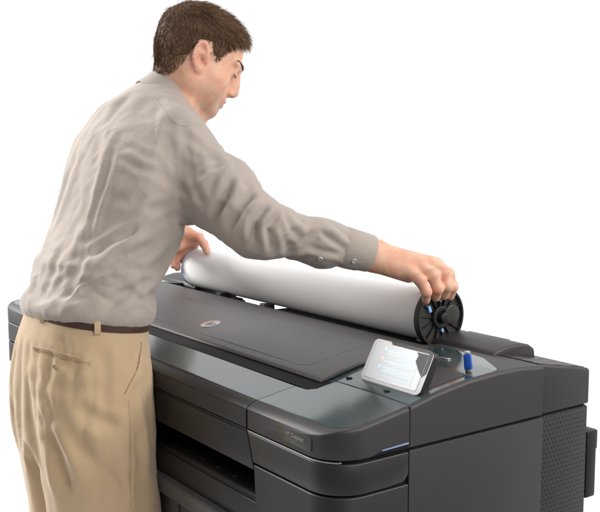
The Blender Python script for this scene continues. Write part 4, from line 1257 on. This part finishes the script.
# collar: a folded band leaning with the neck
def collar():
    """a turned-down collar in the tilted plane of the neck opening"""
    nseg = 80; cen = np.array([-.716, .138, 1.462])
    ax = np.array([.10, .60, .79]); ax /= np.linalg.norm(ax)
    fwd = np.array([.12, .99, 0]); fwd -= ax * (fwd @ ax); fwd /= np.linalg.norm(fwd); rgt = np.cross(fwd, ax)
    ang = np.linspace(0, 2 * math.pi, nseg, endpoint=False)
    def ring(r, h, drop):
        out = []
        for a in ang:
            c_, s_ = math.cos(a), math.sin(a)          # a = 0 at the nape
            fr = max(0, -c_) ** 2
            hh = h - drop * (.25 * abs(s_) + .75 * fr)
            rr = r * (1 + .10 * fr)
            out.append(cen - fwd * c_ * rr * 1.02 + rgt * s_ * rr * .98 + ax * hh)
        return out
    rows = [ring(.0605, -.014, .0), ring(.0600, .016, .004), ring(.0608, .0212, .004), ring(.0632, .0222, .004), ring(.0665, .0190, .006), ring(.0700, .0, .012), ring(.0788, -.0255, .026),
            ring(.0791, -.0275, .026), ring(.0763, -.0270, .026), ring(.0675, .004, .010)]
    vs = [p for r in rows for p in r]; fs = []
    for i in range(len(rows) - 1):
        for k in range(nseg): fs.append((i * nseg + k, i * nseg + (k + 1) % nseg, (i + 1) * nseg + (k + 1) % nseg, (i + 1) * nseg + k))
    return mesh_obj('collar', vs, fs, M_shirt, SH, True, 60)
collar()

# ---- trousers
tr = Field()
PEL = [(.86, -.654, -.114, .162, .108), (.92, -.654, -.113, .166, .112), (.97, -.653, -.106, .161, .110), (1.01, -.651, -.095, .154, .105), (1.034, -.651, -.092, .150, .101)]
HIPZ = [r_ for r_ in PEL if r_[0] >= .86]
fn, c, r = loft_field([(.80, -.655, -.108, .146, .102)] + HIPZ, 2.2, .012); tr.add(fn, c, r, .03)
def leg(sx, fy, kx):
    x = -.655 + sx * .085
    st = [(.05, x + kx, fy - .02, .082, .098), (.25, x + kx * .8, fy - .02, .084, .096), (.48, x + kx * .6, fy, .087, .092), (.62, x + kx * .4, fy * .7 - .045, .085, .088), (.75, x + kx * .2, fy * .4 - .078, .086, .096), (.86, x, -.114, .086, .102), (.93, x, -.108, .082, .102)]
    fn, c, r = loft_field(st, 2.2, .012); tr.add(fn, c, r, .035)
leg(1, -.06, .01); leg(-1, -.055, .035)
FOLDS_TR = [
    ([(-0.552, -0.232, 0.866), (-0.532, -0.212, 0.813), (-0.529, -0.186, 0.726)], 0.016, -0.012),
    ([(-0.655, -0.237, 0.956), (-0.585, -0.237, 0.914), (-0.552, -0.232, 0.866)], 0.01, -0.007),
    ([(-0.637, -0.228, 0.986), (-0.559, -0.231, 0.932), (-0.522, -0.217, 0.880)], 0.01, -0.005),
    ([(-0.500, -0.192, 0.917), (-0.482, -0.155, 0.879), (-0.481, -0.099, 0.852)], 0.012, -0.005),
    ([(-0.511, -0.208, 0.863), (-0.490, -0.162, 0.806), (-0.482, -0.111, 0.724)], 0.012, -0.005),
    ([(-0.490, -0.179, 0.881), (-0.482, -0.128, 0.820), (-0.487, -0.069, 0.770)], 0.014, 0.004),
    ([(-0.484, -0.079, 0.903), (-0.483, -0.087, 0.812), (-0.482, -0.092, 0.711)], 0.004, -0.002),
    ([(-0.498, -0.135, 1.007), (-0.482, -0.136, 0.948), (-0.481, -0.146, 0.896)], 0.014, -0.004),
    ([(-0.550, -0.188, 1.023), (-0.532, -0.188, 0.999), (-0.520, -0.198, 0.963)], 0.01, -0.003),
    ([(-0.508, -0.054, 0.983), (-0.492, -0.066, 0.949), (-0.480, -0.096, 0.917)], 0.004, -0.004),
    ([(-0.485, -0.075, 0.909), (-0.497, -0.050, 0.839), (-0.496, -0.045, 0.743)], 0.01, 0.004),
    ([(-0.483, -0.129, 0.783), (-0.482, -0.111, 0.743), (-0.482, -0.104, 0.708)], 0.01, -0.005),
    ([(-0.534, -0.218, 0.949), (-0.500, -0.192, 0.931), (-0.482, -0.152, 0.929)], 0.012, -0.004),
]
BX = ((-.93, -.36, .03), (-.42, .10, 1.05))
v, f = surface_net(tr, *BX, .0095); v = hip_tilt(relax(v, f, 3, .5))
cv, cf = surface_net(Inset(tr, .012), *BX, .011); cv = hip_tilt(relax(cv, cf, 2, .5))
pin = np.maximum(np.clip((v[:, 2] - .985) / .03, 0, 1), np.clip((.10 - v[:, 2]) / .03, 0, 1))
rest = v.copy(); rest[:, 2] = .98 + (v[:, 2] - .98) * np.where(v[:, 2] < .98, 1.075, 1)
v, f = drape(v, f, pin, cv, cf, rest, 22, -.015, 2.5, .3)
n_ = vnormals(v, f)
v = v + n_ * (1.2 * fold_disp(v, n_, FOLDS_TR) + trouser_wrinkle(v))[:, None]
TR = np_mesh('trousers', v, f, M_pants, PE)
# belt and loops
from mathutils.bvhtree import BVHTree
bpy.context.view_layer.update()
def bvh_of(o):
    off = Vector(PE.location)
    return BVHTree.FromPolygons([v_.co + off for v_ in o.data.vertices], [tuple(p.vertices) for p in o.data.polygons])
BS, BT = bvh_of(SH), bvh_of(TR)
def belt(z0, z1, seg=110):
    """a leather band lying on the trousers, tilted with the waist"""
    vs = []; fs = []; prof = ((z0, .0), (z0 + .0015, .0028), (z1 - .0015, .0028), (z1, .0))
    rad = np.zeros((seg, 2)); c0 = Vector((-.651, -.094, 0))
    zt = lambda x, y: .025 - .15 * (y + .09) - .02 * (x + .65)
    for k in range(seg):
        t = 2 * math.pi * k / seg; d = Vector((math.cos(t), math.sin(t), 0)); e = c0 + d * .14
        for m_, zz in enumerate((z0 + .004, z1 - .004)):
            h = BT.ray_cast(c0 + d * .4 + Vector((0, 0, zz + zt(e.x, e.y))), -d)
            rad[k, m_] = (h[0] - c0).to_2d().length if h[0] else .14
    rr = rad.max(1)
    for _ in range(4): rr = .25 * np.roll(rr, 1) + .5 * rr + .25 * np.roll(rr, -1)
    for z, g_ in prof:
        for k in range(seg):
            t = 2 * math.pi * k / seg; x = c0.x + (rr[k] + g_) * math.cos(t); y = c0.y + (rr[k] + g_) * math.sin(t)
            vs.append((x, y, z + zt(x, y)))
    for i in range(3):
        for k in range(seg): fs.append((i * seg + k, i * seg + (k + 1) % seg, (i + 1) * seg + (k + 1) % seg, (i + 1) * seg + k))
    return mesh_obj('belt', vs, fs, M_belt, PE, True, 50)
belt(1.001, 1.016)
# seams, pocket edges, loops and buttons follow the cloth they are sewn to
M_slit_shade = mat('pocket_slit_shade', (.30, .20, .11), .9, .1)  # dark tone painting the shade in the side pocket opening
M_hem = mat('pocket_shadow_cloth', (.20, .13, .075), .9, .1)
def smooth_line(pts, n=24):
    p = np.array(pts, float); t = np.linspace(0, len(p) - 1, n)
    q = np.stack([np.interp(t, np.arange(len(p)), p[:, k]) for k in range(3)], 1)
    for _ in range(6): q[1:-1] = .25 * q[:-2] + .5 * q[1:-1] + .25 * q[2:]
    return [tuple(a) for a in q]
def sewn(name, bv, pts, r, mt, parent, lift=0., n=40, flat=None):
    pts = [Vector(p) for p in pts]; out = []
    L = len(pts) - 1
    for k in range(n + 1):
        t = k / n * L; i = min(int(t), L - 1); p = pts[i].lerp(pts[i + 1], t - i)
        h = bv.find_nearest(p); out.append(h[0] + h[1] * lift)
    for _ in range(12): out[1:-1] = [out[q_ - 1] * .25 + out[q_] * .5 + out[q_ + 1] * .25 for q_ in range(1, len(out) - 1)]
    bm = bmesh.new(); add_tube(bm, out, r, 6)
    return bevel_obj(name, bm, mt, parent, 0, angle=60)
def strap(name, bv, pts, w_, th, mt, parent, lift=.001, n=12):
    pts = [Vector(p) for p in pts]; bm = bmesh.new(); rings = []; L = len(pts) - 1
    for k in range(n + 1):
        t = k / n * L; i = min(int(t), L - 1); p = pts[i].lerp(pts[i + 1], t - i); d = (pts[i + 1] - pts[i]).normalized()
        h = bv.find_nearest(p); nn = h[1]; side = d.cross(nn).normalized(); q = h[0] + nn * lift
        rings.append([bm.verts.new(q + side * a * w_ / 2 + nn * b) for a, b in ((-1, 0), (1, 0), (1, th), (-1, th))])
    for A, B in zip(rings[:-1], rings[1:]):
        for k in range(4): bm.faces.new((A[k], A[(k + 1) % 4], B[(k + 1) % 4], B[k]))
    bm.faces.new(rings[0][::-1]); bm.faces.new(rings[-1])
    return bevel_obj(name, bm, mt, parent, .0004, 1)
def button(bv, p, r, mt, parent):
    h = bv.find_nearest(Vector(p)); z = h[1]; x = z.orthogonal().normalized(); M_ = frame(h[0], x, z.cross(x))
    bm = bmesh.new(); rings = []
    for rr, hh in ((r, -.001), (r, .0012), (r * .9, .0020), (r * .72, .0020), (r * .62, .0014), (0, .0014)):
        rings.append([bm.verts.new(M_ @ Vector((rr * math.cos(a), rr * math.sin(a), hh))) for a in [2 * math.pi * k / 20 for k in range(20)]] if rr else [bm.verts.new(M_ @ Vector((0, 0, hh)))])
    for A, B in zip(rings[:-1], rings[1:]):
        for k in range(20):
            j = (k + 1) % 20
            bm.faces.new((A[k], A[j], B[j], B[k]) if len(B) > 1 else (A[k], A[j], B[0]))
    return bevel_obj('button', bm, mt, parent, 0)
SEAMS = [
    ([(-0.548, 0.010, 1.386), (-0.536, 0.008, 1.367), (-0.526, 0.005, 1.349), (-0.520, 0.003, 1.331), (-0.513, 0.003, 1.309)], 0, 0),
    ([(-0.641, 0.042, 1.462), (-0.595, 0.039, 1.437), (-0.557, 0.036, 1.416), (-0.537, 0.042, 1.397), (-0.530, 0.068, 1.398), (-0.544, 0.105, 1.403)], 0, 0),
    ([(-0.602, -0.047, 1.379), (-0.588, -0.073, 1.335), (-0.580, -0.091, 1.286), (-0.577, -0.113, 1.230), (-0.555, -0.139, 1.162), (-0.542, -0.157, 1.111), (-0.534, -0.167, 1.077)], 0, 0),
    ([(-0.339, 0.229, 1.149)], 0, 0),
    ([(-0.323, 0.299, 1.134)], 0, 0),
]
TSEAMS = [
    ([(-0.610, -0.222, 0.995), (-0.567, -0.210, 0.996), (-0.536, -0.194, 0.992), (-0.514, -0.176, 0.987), (-0.498, -0.153, 0.979)], 0, 0),
    ([(-0.600, -0.222, 0.990), (-0.564, -0.211, 0.989), (-0.534, -0.195, 0.985), (-0.512, -0.177, 0.980), (-0.497, -0.155, 0.973)], 0, 0),
    ([(-0.540, -0.208, 0.970)], 0, 0),
    ([(-0.509, -0.051, 1.001), (-0.508, -0.054, 0.983), (-0.503, -0.059, 0.962), (-0.486, -0.075, 0.942), (-0.480, -0.096, 0.917)], 0, 0),
    ([(-0.480, -0.096, 0.917), (-0.482, -0.086, 0.904), (-0.483, -0.084, 0.848), (-0.483, -0.088, 0.775), (-0.482, -0.092, 0.705)], 0, 0),
    ([(-0.608, -0.193, 1.057), (-0.606, -0.196, 1.046), (-0.598, -0.199, 1.037)], 0, 0),
    ([(-0.514, -0.133, 1.053), (-0.508, -0.136, 1.042), (-0.505, -0.137, 1.026)], 0, 0),
    ([(-0.580, -0.191, 1.042), (-0.555, -0.195, 1.014), (-0.544, -0.198, 0.995)], 0, 0),
]
for i in (1,): sewn('seam', BS, smooth_line(SEAMS[i][0]), .0014, M_shirt, SH, -.0003, 60)
button(BS, SEAMS[3][0][0], .0050, M_button, SH); 
_cf = [o for o in SH.children if o.name.startswith('cuff')][0]
button(bvh_of(_cf), np.array(SEAMS[4][0][0]) + (.020, -.012, -.004), .0050, M_button, SH)
PK = strap('back_pocket', BT, TSEAMS[0][0], .0065, .0012, M_pants, TR, .0004, 30)
sewn('pocket_edge', BT, TSEAMS[0][0], .0006, M_pthread, PK, .0020); sewn('pocket_edge', BT, TSEAMS[1][0], .0006, M_pthread, PK, .0004)
button(BT, TSEAMS[2][0][0], .0042, M_pthread, TR)
sewn('side_pocket_shade', BT, smooth_line(TSEAMS[3][0]), .0011, M_slit_shade, TR, 0, 50)
sewn('side_seam', BT, smooth_line(TSEAMS[4][0][1:]), .0007, M_pthread, TR, -.0002, 60)
for i in (5, 6):
    p = Vector(TSEAMS[i][0][1]); c0 = Vector((-.651, -.094, 0)); d = Vector((p.x - c0.x, p.y - c0.y, 0)).normalized(); tg = Vector((-d.y, d.x, 0))
    bo = [Vector(v_.co) + Vector(PE.location) for v_ in bpy.data.objects['belt'].data.vertices]
    near = min(bo, key=lambda q_: (q_.to_2d() - p.to_2d()).normalized().length * 0 + abs(math.atan2(q_.y - c0.y, q_.x - c0.x) - math.atan2(d.y, d.x)))
    zs = [q_.z for q_ in bo if abs(math.atan2(q_.y - c0.y, q_.x - c0.x) - math.atan2(d.y, d.x)) < .06]
    R_ = max((q_ - c0).to_2d().length for q_ in bo if abs(math.atan2(q_.y - c0.y, q_.x - c0.x) - math.atan2(d.y, d.x)) < .06)
    bm = bmesh.new(); rings = []
    for zz, g_ in ((min(zs) - .005, -.003), (min(zs) - .002, .0005), (min(zs) + .003, .0016), (max(zs) - .002, .0016), (max(zs) + .004, -.001)):
        rings.append([bm.verts.new(c0 + d * (R_ + g_ + b) + tg * a * .0055 + Vector((0, 0, zz))) for a, b in ((-1, -.001), (1, -.001), (1, .0012), (-1, .0012))])
    for A, B in zip(rings[:-1], rings[1:]):
        for k in range(4): bm.faces.new((A[k], A[(k + 1) % 4], B[(k + 1) % 4], B[k]))
    bm.faces.new(rings[0][::-1]); bm.faces.new(rings[-1])
    bevel_obj('belt_loop', bm, M_pants, TR, .0004, 1)
